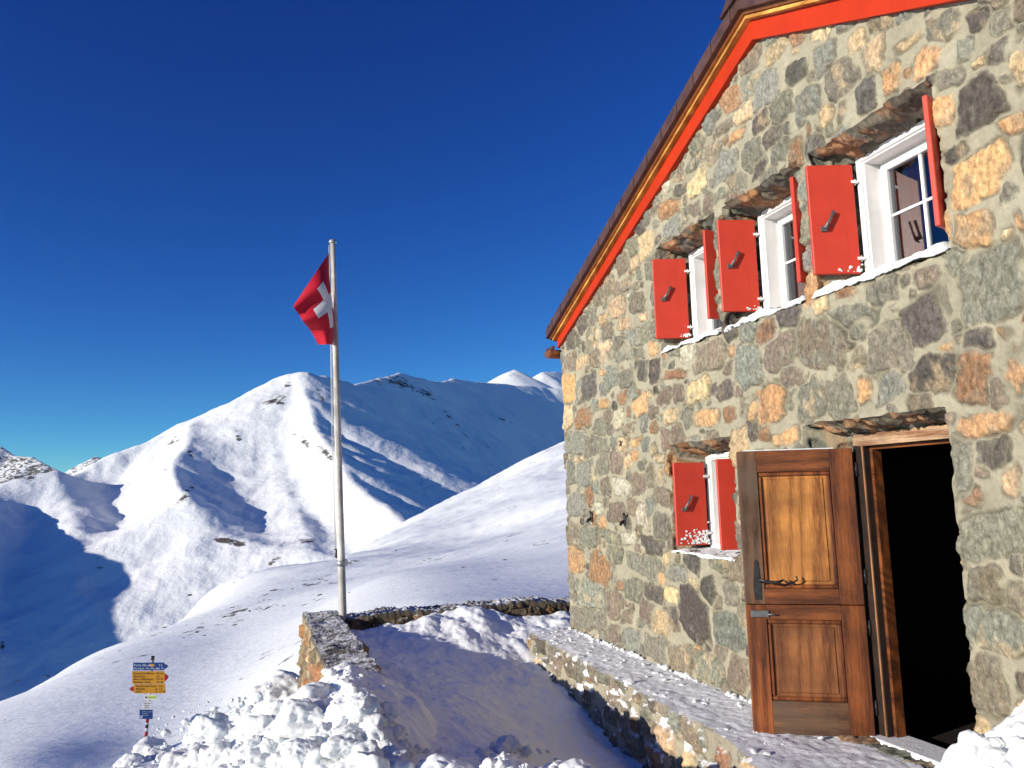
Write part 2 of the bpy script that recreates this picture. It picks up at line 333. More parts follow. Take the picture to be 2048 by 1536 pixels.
class Masonry:
    def __init__(s, seeds, umin, umax, vmin, vmax, rs=3, gap=.026, big=.17, n=14000, pal=None, dens=.84, flat=1.0):
        rg = np.random.default_rng(rs); s.gap = gap; s.flat = flat
        L = [list(x) for x in seeds]   # u,v,a,b,color,theta,p
        U = np.array([x[0] for x in L]); Vv = np.array([x[1] for x in L]); A = np.array([x[2] for x in L]); B = np.array([x[3] for x in L])
        U = list(U); Vv = list(Vv); A = list(A); B = list(B)
        keys = list((pal or {'G': 6, 'B': 4, 'P': 6, 'D': 2.0, 'T': 1.5, 'O': .5, 'R': 1.0, 'W': .8}).items()); pr = np.array([k[1] for k in keys]); pr = pr/pr.sum()
        for i in range(n):
            tt = i/n; r = big*(1-tt)**1.15*.55+.034
            u = rg.uniform(umin, umax); v = rg.uniform(vmin, vmax)
            asp = rg.uniform(.75, 1.45); a = r*asp**.5; b = r/asp**.5
            if len(U):
                du = np.abs(np.array(U)-u); dv = np.abs(np.array(Vv)-v)
                q = ((du/((np.array(A)+a)*dens+gap*.4))**2.4+(dv/((np.array(B)+b)*dens+gap*.4))**2.4)
                if q.min() < 1: continue
            U.append(u); Vv.append(v); A.append(a); B.append(b); L.append([u, v, a, b, keys[rg.choice(len(keys), p=pr)][0], rg.normal(0, .18), rg.uniform(2.2, 4)])
        s.S = L; s.rg = rg; s.seed = rs
        for k, x in enumerate(L):
            c = np.array(PAL[x[4]])*rg.uniform(.82, 1.18)*(1+rg.normal(0, .022, 3)); x.append(c)
            x.append(rg.uniform(.007, .022)); x.append(rg.normal(0, .07, 2)); x.append(lerp(c, np.array(PAL[rg.choice(list('GPTBD'))]), .55)); nk = rg.integers(1, 4); x.append((np.concatenate([np.arange(4)*1.5708+rg.normal(0, .17, 4), rg.integers(0, 4, nk)*1.5708+.785+rg.normal(0, .2, nk)]), np.concatenate([rg.uniform(.80, .97, 4), rg.uniform(.98, 1.2, nk)])))
    def eval(s, us, vs):
        U, V = np.meshgrid(us, vs, indexing='ij')
        wu = U+.016*perlin(U*7, V*7, 1)+.009*perlin(U*19, V*19, 2)+.004*perlin(U*48, V*48, 5); wv = V+.016*perlin(U*7, V*7, 3)+.009*perlin(U*19, V*19, 4)+.004*perlin(U*48, V*48, 6)
        b1 = np.full(U.shape, -1.); b2 = np.full(U.shape, -1.); ids = np.full(U.shape, -1)
        for k, x in enumerate(s.S):
            u, v, a, b, c, th, p = x[:7]; m = max(a, b)*1.7+.05
            i0, i1 = np.searchsorted(us, [u-m, u+m]); j0, j1 = np.searchsorted(vs, [v-m, v+m])
            if i0 >= i1 or j0 >= j1: continue
            du = wu[i0:i1, j0:j1]-u; dv = wv[i0:i1, j0:j1]-v
            cu = du*math.cos(th)+dv*math.sin(th); cv = -du*math.sin(th)+dv*math.cos(th)
            q = (np.abs(cu/(a*1.24))**p+np.abs(cv/(b*1.24))**p)**(1/p); qp = q*0
            for ph, ro in zip(*x[11]): qp = np.maximum(qp, (cu/(a*1.22)*math.cos(ph)+cv/(b*1.22)*math.sin(ph))/ro)
            q = .22*q+.78*qp
            e = (1-q)*min(a, b)*1.0
            c1 = b1[i0:i1, j0:j1]; c2 = b2[i0:i1, j0:j1]; ci = ids[i0:i1, j0:j1]
            better = e > c1
            c2[:] = np.where(better, c1, np.maximum(c2, e)); ci[:] = np.where(better, k, ci); c1[:] = np.where(better, e, c1)
        edge = np.minimum(b1, (b1-b2)*.5)-s.gap*.33
        cols_ = np.array([x[7] for x in s.S]); hs_ = np.array([x[8] for x in s.S]); tl = np.array([x[9] for x in s.S]); c2_ = np.array([x[10] for x in s.S]); su = np.array([x[0] for x in s.S]); sv = np.array([x[1] for x in s.S])
        smear = .010*perlin(U*5, V*5, 9)
        mask = sst(-.003, .004, edge-smear*.7)
        H = hs_[ids]*(1-np.exp(-np.maximum(edge, 0)/.014))+((U-su[ids])*tl[ids, 0]+(V-sv[ids])*tl[ids, 1])*.55
        H += (.0075*fbm(U*26, V*13, 4, 11, gain=.6)+.0045*ridged(U*15+3, V*8, 3, 12))
        hm = .002+.0035*fbm(U*6, V*6, 3, 15)+.0015*fbm(U*40, V*40, 2, 17)
        crev = sst(-.014, -.003, edge)*(1-sst(.0, .008, edge))*sst(-.05, .35, fbm(U*4+3, V*4, 3, 19))
        H = np.where(ids >= 0, lerp(hm, np.maximum(H, hm+.0015), mask), hm)*s.flat*1.25-.013*crev
        sw = sst(-.1, .6, fbm(U*9+7, V*6, 4, 21))[..., None]*.8
        sc_ = lerp(cols_[ids], c2_[ids], sw)
        sc_ = sc_*(1+.34*fbm(U*34, V*15, 3, 23, gain=.65)[..., None])
        mo = np.array([.355, .322, .235])*(1+.16*fbm(U*3, V*3, 4, 25)[..., None]+.08*fbm(U*30, V*30, 2, 26)[..., None])
        # darker rim round each stone, in patches
        rim = (sst(-.012, -.001, edge)*(1-sst(.001, .007, edge)))[..., None]*sst(-.1, .4, fbm(U*8, V*8, 2, 28))[..., None]
        rim = np.maximum(rim, crev[..., None]*.9)  # crevice shadow painted into the colour along the grooves
        colr = lerp(mo, sc_, (np.where(ids >= 0, mask, 0)*lerp(.72, 1., sst(0, .02, edge)))[..., None])*(1-.50*rim)
        return U, V, H, np.concatenate([np.clip(colr, .01, 1), np.where(ids >= 0, mask, 0)[..., None]], -1)

seeds = []
rg0 = np.random.default_rng(5)
for x, y, w_, h, c in ST:
    p = PY(x, y, D); a = PY(x-w_/2, y, D); b = PY(x+w_/2, y, D); t1 = PY(x, y-h/2, D); t2 = PY(x, y+h/2, D)
    seeds.append([-p[0], p[2], abs(a[0]-b[0])/2*.97, abs(t1[2]-t2[2])/2*.97, c, rg0.normal(0, .1), rg0.uniform(2.3, 3.6)])
mas = Masonry(seeds, .9, 10.6, -.6, 5.6, big=.20)

CORN = 9.28
WIN = [(3.29, 4.37, 3.38, 4.23), (4.50, 5.52, 4.55, 5.39), (5.62, 6.68, 5.68, 6.52)]
HOLES = [(a, b, 2.96, 4.05) for a, b, _, _ in WIN]+[(5.56, 6.60, 1.03, 2.06), (3.43, 4.68, -.09, 2.07)]
INNER = [(c, d, 3.04, 3.975) for _, _, c, d in WIN]+[(5.62, 6.42, 1.06, 1.955), (3.50, 4.47, -.09, 1.99)]
FY = 4.10
APEX = (4.87, 5.25)
def roofz(u): return np.where(u > APEX[0], APEX[1]-(u-APEX[0])*.3985, APEX[1]-(APEX[0]-u)*.470)
def brk(pts, step):
    out = []
    for a, b in zip(pts, pts[1:]):
        st = step(a) if callable(step) else step
        n = max(1, int(round((b-a)/st))); out.append(np.linspace(a, b, n, endpoint=False))
    return np.concatenate(out+[[pts[-1]]])
def jitter(U, V): return .018*perlin(U*3.1, V*3.1, 31)+.012*perlin(U*9, V*9, 32)
def wpos(U, V, H):
    """facade point with waviness, folded round the left corner"""
    P = np.empty(U.shape+(3,))
    H = H+.014*perlin(U*1.7, V*1.7, 35)
    uu = U+jitter(U, V)*.8; over = np.maximum(uu-CORN, 0); cu = np.minimum(uu, CORN)
    k = sst(-.05, .06, uu-CORN)
    P[..., 0] = -(cu+H*k); P[..., 1] = D-H*(1-k)+over; P[..., 2] = V+jitter(V+5, U)*.8
    return P
ub = sorted({1.1, 2.6, CORN, 9.40}|{x for h in HOLES for x in h[:2]}); vb = sorted({-.55, 5.34}|{x for h in HOLES for x in h[2:]})
us = brk(ub, lambda a: .02 if a < 2.5 else .008+(a-2.6)*.0007); us = np.concatenate([us, np.linspace(9.42, 13.4, 110)])
vs = brk(vb, .009)
U, V, H, Cc = mas.eval(us, vs)
P = wpos(U, V, H)
uc = (U[:-1, :-1]+U[1:, 1:])/2; vc = (V[:-1, :-1]+V[1:, 1:])/2
keep = (vc < np.where(uc > CORN, 3.46, roofz(uc))+.075)
for a, b, c, d in HOLES: keep &= ~((uc > a) & (uc < b) & (vc > c) & (vc < d))
parts = [grid_mesh('w', P, Cc, keep)]
# reveals: stones continue round the edge of every opening
def reveal(fixed, along, side, hole, inner):
    n = max(3, int(abs(FY-D)/.012)); dep = np.linspace(0, .30, n)
    a, b, c, d = hole; ia, ib, ic, id_ = inner
    if side in ('L', 'R'):
        u0 = b if side == 'L' else a; iu = ib if side == 'L' else ia; sg = -1 if side == 'L' else 1
        vv = brk([c, d], .0105); uu = u0+dep*(-1 if side == 'L' else 1)
        if uu[0] > uu[-1]: U_, V_, H_, C_ = [x[::-1] for x in mas.eval(uu[::-1], vv)]
        else: U_, V_, H_, C_ = mas.eval(uu, vv)
        t_ = (dep/.30)[:, None]; H_ = H_*1.3
        out = wpos(np.full(U_.shape, u0), V_, H_*0+H_[:1])
        inn = np.stack([-(iu+0*U_), np.full(U_.shape, FY+.03), lerp(ic, id_, (V_-c)/(d-c))], -1)
        Pq = lerp(out, inn, t_[..., None]); Pq[..., 0] += -sg*-1*(H_*sst(0, .15, t_))
    else:
        v0 = d if side == 'T' else c; iv = id_ if side == 'T' else ic; sg = -1 if side == 'T' else 1
        uu = brk([a, b], .0105); vv = v0+dep*sg
        if vv[0] > vv[-1]:
            r_ = mas.eval(uu, vv[::-1]); U_, V_, H_, C_ = [x[:, ::-1] for x in r_]
        else: U_, V_, H_, C_ = mas.eval(uu, vv)
        t_ = (dep/.30)[None, :]; H_ = H_*1.3
        out = wpos(U_, np.full(U_.shape, v0), H_*0+H_[:, :1])
        inn = np.stack([-lerp(ia, ib, (U_-a)/(b-a)), np.full(U_.shape, FY+.03), iv+0*U_], -1)
        Pq = lerp(out, inn, t_[..., None]); Pq[..., 2] += sg*H_*sst(0, .15, t_)
    return grid_mesh('r', Pq, C_)
for h, i in zip(HOLES, INNER):
    for sd in 'LRTB':
        pr = reveal(None, None, sd, h, i)
        if sd in 'TL':   # rusty, darker lintel stones
            c = pr[2]; q_ = pr[0]; k = sst(-.1, .35, fbm(q_[:, 0]*5, q_[:, 1]*5+q_[:, 2]*3, 3, 88))[:, None]
            al = c[:, 3:]; c = c[:, :3]; pr = (q_, pr[1], np.concatenate([lerp(c*.8, c*.4+np.array([.30, .135, .055])*(1+.5*fbm(q_[:, 0]*30, q_[:, 1]*30, 3, 89)[:, None]), k*(1. if sd == 'T' else .5)), al], 1))
        parts.append(pr)

hut = tag(empty('mountain_hut', (-5.2, D, -.1)), 'stone mountain hut with red shutters, orange gable trim and open wooden door', 'hut')
HL = Vector(hut.location)
def hp(o): o.parent = hut; o.matrix_parent_inverse = Matrix.Translation(-HL); return o
def lp(o, par):   # parent keeping world coordinates of mesh data
    o.parent = par; m = par.matrix_world if par.name in ('x',) else None
    return o
def child(o, par, base):  # par placed at base (world), mesh data of o is in world coordinates
    o.parent = par; o.matrix_parent_inverse = Matrix.Translation(-Vector(base)); return o
wall = hp(link('stone_wall', make_mesh('stone_wall', parts), M['stone']))
# hidden sides and the room behind
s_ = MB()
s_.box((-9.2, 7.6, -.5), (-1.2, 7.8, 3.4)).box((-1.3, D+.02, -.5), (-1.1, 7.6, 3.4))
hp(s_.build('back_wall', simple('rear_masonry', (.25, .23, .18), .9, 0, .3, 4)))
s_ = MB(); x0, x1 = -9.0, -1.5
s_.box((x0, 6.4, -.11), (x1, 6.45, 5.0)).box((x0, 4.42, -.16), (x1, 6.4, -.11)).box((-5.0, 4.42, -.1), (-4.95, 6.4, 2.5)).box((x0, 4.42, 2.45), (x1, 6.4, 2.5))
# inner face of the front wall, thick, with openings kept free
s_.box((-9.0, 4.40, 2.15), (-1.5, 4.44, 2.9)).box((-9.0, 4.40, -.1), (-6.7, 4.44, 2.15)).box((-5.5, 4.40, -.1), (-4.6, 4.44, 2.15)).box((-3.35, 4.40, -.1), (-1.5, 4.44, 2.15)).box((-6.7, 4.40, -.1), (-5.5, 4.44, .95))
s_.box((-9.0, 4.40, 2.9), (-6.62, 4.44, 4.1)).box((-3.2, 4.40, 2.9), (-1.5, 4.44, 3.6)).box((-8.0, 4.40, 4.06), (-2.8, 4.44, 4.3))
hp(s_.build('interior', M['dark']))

# ---------------------------------------------------------------- roof, bargeboard, gutter
def slope_band(u_list, dz0, dz1, y0, y1, mat, name, mi=None):
    b = MB(); dz0 = dz0 if isinstance(dz0, (list, tuple)) else [dz0]*len(u_list)
    pts = [(-u, float(roofz(u))) for u in u_list]
    poly = [(x, z+d0) for (x, z), d0 in zip(pts, dz0)]+[(x, z+dz1) for x, z in pts[::-1]]
    b.prism(poly, 1, y0, y1); return hp(b.build(name, mat))
EU = 9.33
slope_band([EU-.02, APEX[0], 1.2], [.045, -.01, -.03], .165, D-.055, D+.04, M['fascia'], 'bargeboard')
slope_band([EU+.03, APEX[0], 1.15], .165, .195, D-.105, D+.04, M['gold'], 'roof_trim')
slope_band([EU+.07, APEX[0], 1.1], .200, .235, D-.125, D+.05, M['copper_new'], 'roof_drip_edge')
slope_band([EU+.10, APEX[0], 1.05], .235, .36, D-.17, 7.9, M['copper'], 'roof')
for k in range(15):
    u = EU-.15-k*.30
    if u < APEX[0]: break
    z = float(roofz(u)); b = MB(); b.box((-u-.006, D-.178, z+.24), (-u+.006, D-.171, z+.355)); hp(b.build('roof_seam', M['copper']))
b = MB(); az = APEX[1]
b.prism([(-APEX[0]-.22, az+.28), (-APEX[0]-.02, az+.47), (-APEX[0]+.28, az+.36), (-APEX[0]+.26, az+.22), (-APEX[0], az+.33)], 1, D-.20, 7.95)
hp(b.build('ridge_cap', M['copper']))
# half round gutter along the eave
b = MB(); gx, gz, gr_ = -9.42, 3.52, .10
ring = []
for y in (D-.16, D-.14, 7.9):
    ring.append([b.bm.verts.new((gx+gr_*math.cos(a_), y, gz-.02+gr_*1.0*math.sin(a_))) for a_ in [math.pi+math.pi*k/12 for k in range(13)]])
for A_, B_ in zip(ring, ring[1:]):
    for k in range(12): b.bm.faces.new((A_[k], A_[k+1], B_[k+1], B_[k])).smooth = True
b.bm.faces.new(ring[0])
g_ = hp(b.build('gutter', M['copper_new'])); sm = g_.modifiers.new('s', 'SOLIDIFY'); sm.thickness = .006
b = MB(); b.box((-9.53, D-.14, 3.50), (-9.27, D-.11, 3.545)); hp(b.build('gutter_bracket', M['copper']))

# ---------------------------------------------------------------- windows
def window(u0, u1, z0, z1, curt=True, yf=FY):
    wn = empty('window', (-(u0+u1)/2, yf, z0)); base = wn.location.copy(); hp(wn)
    wn.parent = hut; wn.matrix_parent_inverse = Matrix.Translation(-HL)
    def fr(a, b_, c, d, w_, y0, y1, bev=.004, wb=None):
        m = MB(); wb = w_ if wb is None else wb
        m.box((-b_, y0, c), (-b_+w_, y1, d), bev); m.box((-a-w_, y0, c), (-a, y1, d), bev)
        m.box((-b_+w_, y0+.001, d-w_), (-a-w_, y1, d), bev); m.box((-b_+w_, y0+.001, c), (-a-w_, y1, c+wb), bev); return m
    o = fr(u0, u1, z0, z1, .045, yf-.03, yf+.05).build('casing', M['white']); child(o, wn, base)
    # deep lining boards
    g = .045; m = MB(); y0, y1 = yf+.0, yf+.13
    m = fr(u0+g-.004, u1-g+.004, z0+g-.004, z1-g+.004, .018, yf-.012, yf+.14); o = m.build('lining', M['white']); child(o, wn, base)
    m = fr(u0+.10, u1-.10, z0+.085, z1-.09, .048, yf+.095, yf+.15); 
    m.box((-u1+.06, yf+.13, z0+.045), (-u1+.105, yf+.17, z1-.05)).box((-u0-.105, yf+.13, z0+.045), (-u0-.06, yf+.17, z1-.05)).box((-u1+.105, yf+.131, z1-.093), (-u0-.105, yf+.17, z1-.05)).box((-u1+.105, yf+.131, z0+.045), (-u0-.105, yf+.17, z0+.088))
    o = m.build('sash', M['white']); child(o, wn, base)
    um = (u0+u1)/2; zm = (z0+z1)/2; gz0, gz1 = z0+.133, z1-.138
    m = MB(); m.box((-um-.011, yf+.112, gz0), (-um+.011, yf+.135, gz1)); m.box((-u1+.148, yf+.114, zm-.009), (-um-.011, yf+.133, zm+.009)).box((-um+.011, yf+.114, zm-.009), (-u0-.148, yf+.133, zm+.009))
    o = m.build('glazing_bar', M['white']); child(o, wn, base)
    m = MB(); m.box((-u1+.145, yf+.122, gz0-.003), (-u0-.145, yf+.126, gz1+.003)); o = m.build('pane', M['glass']); child(o, wn, base)
    # curtain behind the left of the glass, with folds
    for k, (ca, cb, mt) in enumerate([(u1-.13, u1-.23, M['curtain_g']), (u1-.23, u1-.36, M['curtain'])]):
        n = 24; uu = np.linspace(ca, cb, n); V_ = np.zeros((n, 2, 3)); V_[..., 0] = -uu[:, None]; V_[..., 1] = (yf+.20+.012*np.sin(np.arange(n)*1.1))[:, None]; V_[:, 0, 2] = z0+.1; V_[:, 1, 2] = z1-.08
        o = link('curtain', make_mesh('curtain', [grid_mesh('c', V_)]), mt); child(o, wn, base)
    m = MB(); m.tube([(-um+.045, yf+.17, zm-.16), (-um+.045, yf+.185, zm-.09), (-um+.045, yf+.17, zm-.02)], .008, 8); o = m.build('window_handle', M['iron']); child(o, wn, base)
    return wn
wins = [window(c, d, 3.03, 3.975) for _, _, c, d in WIN]
wins.append(window(5.62, 6.42, 1.06, 1.955))

def shutter(hu, hy, tu, ty, z0, z1, latch=True, lz=.42, label=None, flakes=0, rs=0):
    """hinge and tip in plan (u,y)"""
    hx = Vector((-hu, hy, 0)); tx = Vector((-tu, ty, 0)); d = (tx-hx); wdt = d.length; ang = math.atan2(d.y, d.x)
    e = empty('shutter', (hx.x, hx.y, z0), 0); e.rotation_euler = (0, 0, ang); e.parent = hut; e.matrix_parent_inverse = Matrix.Translation(-HL)
    if label: e['label'] = label
    H_ = z1-z0; m = MB(); m.box((.012, -.016, 0), (wdt, .016, H_), .004)
    o = m.build('board', M['red'], e)
    left = tx.x < hx.x or True
    fs = 1  # side of the outer face seen from the camera
    if latch:
        # camera-facing side: sign of local y towards the viewer
        n = Vector((-math.sin(ang), math.cos(ang), 0)); s_ = 1 if n.dot(Vector((0, 0, 0))-hx) > 0 else -1
        y = s_*.017; lx = wdt*.72; z = H_*lz
        m = MB(); m.tube([(lx, y, z), (lx-.01, y+s_*.028, z)], .012, 8); m.tube([(lx+.006, y+s_*.02, z-.015), (lx-.03, y+s_*.024, z+.045), (lx-.066, y+s_*.022, z+.115)], [.015, .010, .012], 8)
        m.box((lx-.012, min(y, y+s_*.012), z-.03), (lx+.03, max(y, y+s_*.012), z+.005))
        m.build('latch', M['grey_iron'], e)
    else: s_ = 1
    for z in (.10, H_-.14):
        m = MB(); m.box((-.024, -.008, z), (.030, .019, z+.020)); m.tube([(-.004, 0, z-.012), (-.004, 0, z+.035)], .006, 8); m.build('hinge', M['white'], e)
    if flakes:
        rr = random.Random(rs); m = MB()
        for k in range(flakes):
            fx = wdt*min(1, abs(rr.gauss(0, .42))) ; fz = abs(rr.gauss(0, .035))+.015+(.07 if rr.random() < .25 else 0)
            if flakes < 30: fx = wdt*min(.96, abs(rr.gauss(.1, .16))); fz = abs(rr.gauss(0, .018))+.012
            r = rr.uniform(.004, .013)
            g = bmesh.ops.create_icosphere(m.bm, subdivisions=1, radius=r)
            for v in g['verts']: v.co = Vector((v.co.x*1.3+fx, v.co.y*.5+s_*.019, v.co.z+fz))+Vector((rr.uniform(-1, 1), 0, rr.uniform(-1, 1)))*r*.3
        tag(m.build('snow_fleck', M['snow_lump'], e), kind='stuff')
    return e
SZ0, SZ1 = 3.105, 3.915
shutter(4.225, 4.04, 4.333, 3.715, SZ0, SZ1, True, .42, 'left red shutter of the nearest upper window', 18, 1)
shutter(3.40, 4.06, 3.29, 3.725, SZ0, SZ1, False, .4, 'right red shutter of the nearest upper window, seen edge-on')
shutter(5.385, 4.04, 5.47, 3.715, SZ0, SZ1, True, .50, 'left red shutter of the middle upper window', 14, 2)
shutter(4.57, 4.06, 4.52, 3.735, SZ0, SZ1, False, .4, 'right red shutter of the middle upper window')
shutter(6.515, 4.04, 6.62, 3.715, SZ0, SZ1, True, .5, 'left red shutter of the farthest upper window', 18, 3)
shutter(5.71, 4.06, 5.72, 3.735, SZ0, SZ1, False, .4, 'right red shutter of the farthest upper window')
shutter(6.39, 4.04, 6.43, 3.72, 1.11, 1.875, True, .45, 'left red shutter of the ground-floor window, snow flecked', 90, 4)
shutter(5.66, 4.06, 5.73, 3.735, 1.11, 1.875, False, .4, 'right red shutter of the ground-floor window')

# ---------------------------------------------------------------- door
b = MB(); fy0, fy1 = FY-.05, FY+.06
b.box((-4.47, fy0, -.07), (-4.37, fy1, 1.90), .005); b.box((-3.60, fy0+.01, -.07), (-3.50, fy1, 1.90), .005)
hp(b.build('door_frame', simple('painted_shade_wood', (.022, .012, .008), .8, 0, .5, 9)))  # shade on the frame front is put into its near-black colour
b = MB(); b.box((-4.384, fy0-.008, -.06), (-4.373, fy0+.03, 1.90), .003); hp(b.build('lit_edge_strip', M['wood_lit_edge']))  # lighter strip paints in the sunlit inner edge of the frame
b = MB(); b.box((-4.47, fy0, 1.90), (-3.50, fy1, 1.985), .005); b.box((-4.40, fy0-.012, 1.895), (-3.5, fy0-.002, 1.925), .003); hp(b.build('door_lintel', M['wood_pale']))
b = MB(); b.box((-4.37, FY+.005, -.07), (-4.345, FY+.08, 1.895)); b.box((-4.345, FY+.005, 1.87), (-3.5, FY+.08, 1.895)); hp(b.build('door_lining', M['wood_h']))
b = MB(); b.box((-4.47, D+.16, -.10), (-3.46, FY+.12, -.05), .012); hp(b.build('door_sill', M['bench_top']))
hx, hy = -4.455, 4.02; tx, ty = -4.857, 3.343
ang = math.atan2(ty-hy, tx-hx); DW = math.hypot(tx-hx, ty-hy)
def leaf(z0, H_, label, upper):
    e = empty('door', (hx, hy, z0)); e.rotation_euler = (0, 0, ang); e.parent = hut; e.matrix_parent_inverse = Matrix.Translation(-HL); e['label'] = label
    # local x: hinge -> tip, local +y is the far side; camera sees the side with s
    n = Vector((-math.sin(ang), math.cos(ang), 0)); s_ = 1 if n.dot(-Vector((hx, hy, 0))) > 0 else -1
    th = .032; sw_h, sw_t, rt, rb = .155, .135, (.155 if upper else .10), (.105 if upper else .22)
    m = MB()
    m.box((.0, -th, 0), (sw_h, th, H_), .003, mi=0)
    m.box((sw_h, -th+.001, H_-rt), (DW-sw_t, th-.001, H_), .003, mi=1); m.box((sw_h, -th+.001, 0), (DW-sw_t, th-.001, rb), .003, mi=1 if upper else 2)
    m.build('door_stiles_and_rails', [M['wood_v'], M['wood_h'], M['wood_h_grey']], e)
    m = MB(); m.box((DW-sw_t, -th, 0), (DW, th, H_), .003); m.build('lock_stile', M['wood_v_grey'] if upper else M['wood_v'], e)
    x0, x1, a, c = sw_h, DW-sw_t, rb, H_-rt
    # moulding frame and raised panel on both faces
    m = MB(); mw = .030
    for (p0, p1) in (((x0, a), (x1, a+mw)), ((x0, c-mw), (x1, c)), ((x0, a+mw), (x0+mw, c-mw)), ((x1-mw, a+mw), (x1, c-mw))):
        for sd in (-1, 1): m.box((p0[0], min(sd*.006, sd*.022), p0[1]), (p1[0], max(sd*.006, sd*.022), p1[1]), .008)
    m.build('moulding', M['wood_v'], e)
    m = MB(); m.box((x0, -.004, a), (x1, .004, c)); m.box((x0+mw+.018, -.012, a+mw+.018), (x1-mw-.018, .012, c-mw-.018), .008)
    m.build('panel', M['wood_pan'] if upper else M['wood_pan2'], e)
    y = s_*(th+.002)
    if upper:
        m = MB(); xc = DW-.085; pl = [(xc-.022, .03), (xc+.022, .03), (xc+.026, .12), (xc+.018, .22), (xc+.012, .29), (xc, .31), (xc-.014, .29), (xc-.018, .22), (xc-.026, .12)]
        m.prism(pl, 1, min(y-s_*.001, y+s_*.005), max(y-s_*.001, y+s_*.005)); m.build('lock_plate', M['iron'], e)
        m = MB(); zz = .165
        m.tube([(xc, y, zz), (xc-.005, y+s_*.05, zz)], .011, 8); m.tube([(xc-.005, y+s_*.05, zz+.012), (xc-.06, y+s_*.055, zz-.004), (xc-.12, y+s_*.055, zz-.014), (xc-.165, y+s_*.05, zz+.002)], [.010, .011, .012, .008], 8)
        m.tube([(xc-.165, y+s_*.04, zz+.01), (xc-.20, y+s_*.04, zz-.015), (xc-.245, y+s_*.03, zz-.012), (xc-.27, y+s_*.03, zz+.01), (xc-.262, y+s_*.03, zz+.03)], .007, 8)
        m.build('door_handle', M['iron'], e)
        # thin crust of snow along the top edge
        m = MB(); m.box((.12, -th, H_), (DW-.05, th, H_+.008), .003); m.build('snow_crust', M['snow_lump'], e)
    else:
        m = MB(); zz = H_-.055
        m.box((DW-.15, min(y, y+s_*.012), zz-.028), (DW-.03, max(y, y+s_*.012), zz+.018), .003); m.tube([(DW-.20, y+s_*.016, zz-.01), (DW-.14, y+s_*.016, zz-.006)], .006, 8)
        m.build('bolt', M['grey_iron'], e)
    for z in (.14, H_-.2):
        m = MB(); m.tube([(-.022, s_*.0, z), (-.022, 0, z+.10)], .014, 10); m.box((-.03, -.008, z+.01), (.03, .008, z+.09)); m.build('hinge', M['iron'], e)
    return e
SPL = .865
leaf(-.065, SPL, 'lower half of the open brown wooden door', False)
leaf(-.065+SPL+.006, 1.95-SPL-.006, 'upper half of the open brown wooden door with iron handle', True)
# small iron fittings on the wall
for px, py in ((1187, 1035), (1254, 1040)):
    p = PY(px, py, D); m = MB(); x, z = p[0], p[2]
    m.box((x-.018, D-.035, z-.05), (x+.018, D-.008, z+.05), .004).tube([(x, D-.03, z-.01), (x, D-.075, z-.03), (x+.02, D-.085, z-.045)], .018, 8).tube([(x, D-.03, z+.05), (x, D-.045, z+.075)], .014, 8)
    hp(m.build('wall_hook', M['iron']))
p = PY(1247, 887, D); m = MB()
for a_ in (.5, -.9): m.tube([(p[0]-.04*math.cos(a_), D-.03, p[2]-.04*math.sin(a_)), (p[0]+.04*math.cos(a_), D-.03, p[2]+.04*math.sin(a_))], .009, 6)
hp(m.build('wall_anchor', M['iron']))

# ---------------------------------------------------------------- bench-like stone ledge along the wall
BT = -.065
bm_ = Masonry([], 2.0, 12, -3, 3, rs=12, big=.16, n=5000, pal={'G': 4, 'B': 3, 'P': 4, 'D': 2, 'T': 1.5, 'R': 1})
def bench_y(u): return np.interp(u, [2.0, 4.2, 4.7, 5.2, 9.27], [2.78, 2.95, 3.06, 3.12, 3.262])
ul = brk([2.4, 9.27], .013)
vv = np.arange(-.95, BT, .012); vv = np.append(vv, BT)
U, V, H, Cc = bm_.eval(ul, vv); H = H*1.5
Pf = np.stack([-(U), bench_y(U)-H*1.3+.02*perlin(U*2, V*2, 41), V], -1)
ty_ = np.linspace(0, 1, 48); U2, T2 = np.meshgrid(ul, ty_, indexing='ij')
e0 = Pf[:, -1]; Pt = np.zeros(U2.shape+(3,)); Pt[..., 0] = -U2; Pt[..., 1] = lerp(e0[:, None, 1], D+.05, T2)
Pt[..., 2] = BT+(.010*fbm(U2*3, Pt[..., 1]*3, 4, 43)+.006*fbm(U2*16, Pt[..., 1]*16, 3, 44))*sst(0, .1, T2)
Ct = np.ones(Pt.shape)*np.array([.12, .115, .105])*(1+.3*fbm(U2*5, Pt[..., 1]*5, 3, 45)[..., None])
# far end face
yl = np.arange(3.262, 3.85, .013); Ue, Ve, He, Ce = bm_.eval(yl+5, vv); Pe = np.stack([-(9.27+He*1.3*sst(0, .04, Ue-5-3.262)), Ue-5, Ve], -1)
ledge = tag(link('stone_ledge', make_mesh('stone_ledge', [grid_mesh('a', Pf, Cc), grid_mesh('t', Pt, Ct, flip=True), grid_mesh('e', Pe, Ce)]), [M['stone_snow'], M['bench_top']]), 'low stone ledge with icy snow crust along the foot of the hut wall', 'ledge')
nf = (len(ul)-1)*(len(vv)-1); nt_ = (len(ul)-1)*47
mi = np.zeros(len(ledge.data.polygons), dtype=np.int32); mi[nf:nf+nt_] = 1; ledge.data.polygons.foreach_set('material_index', mi)

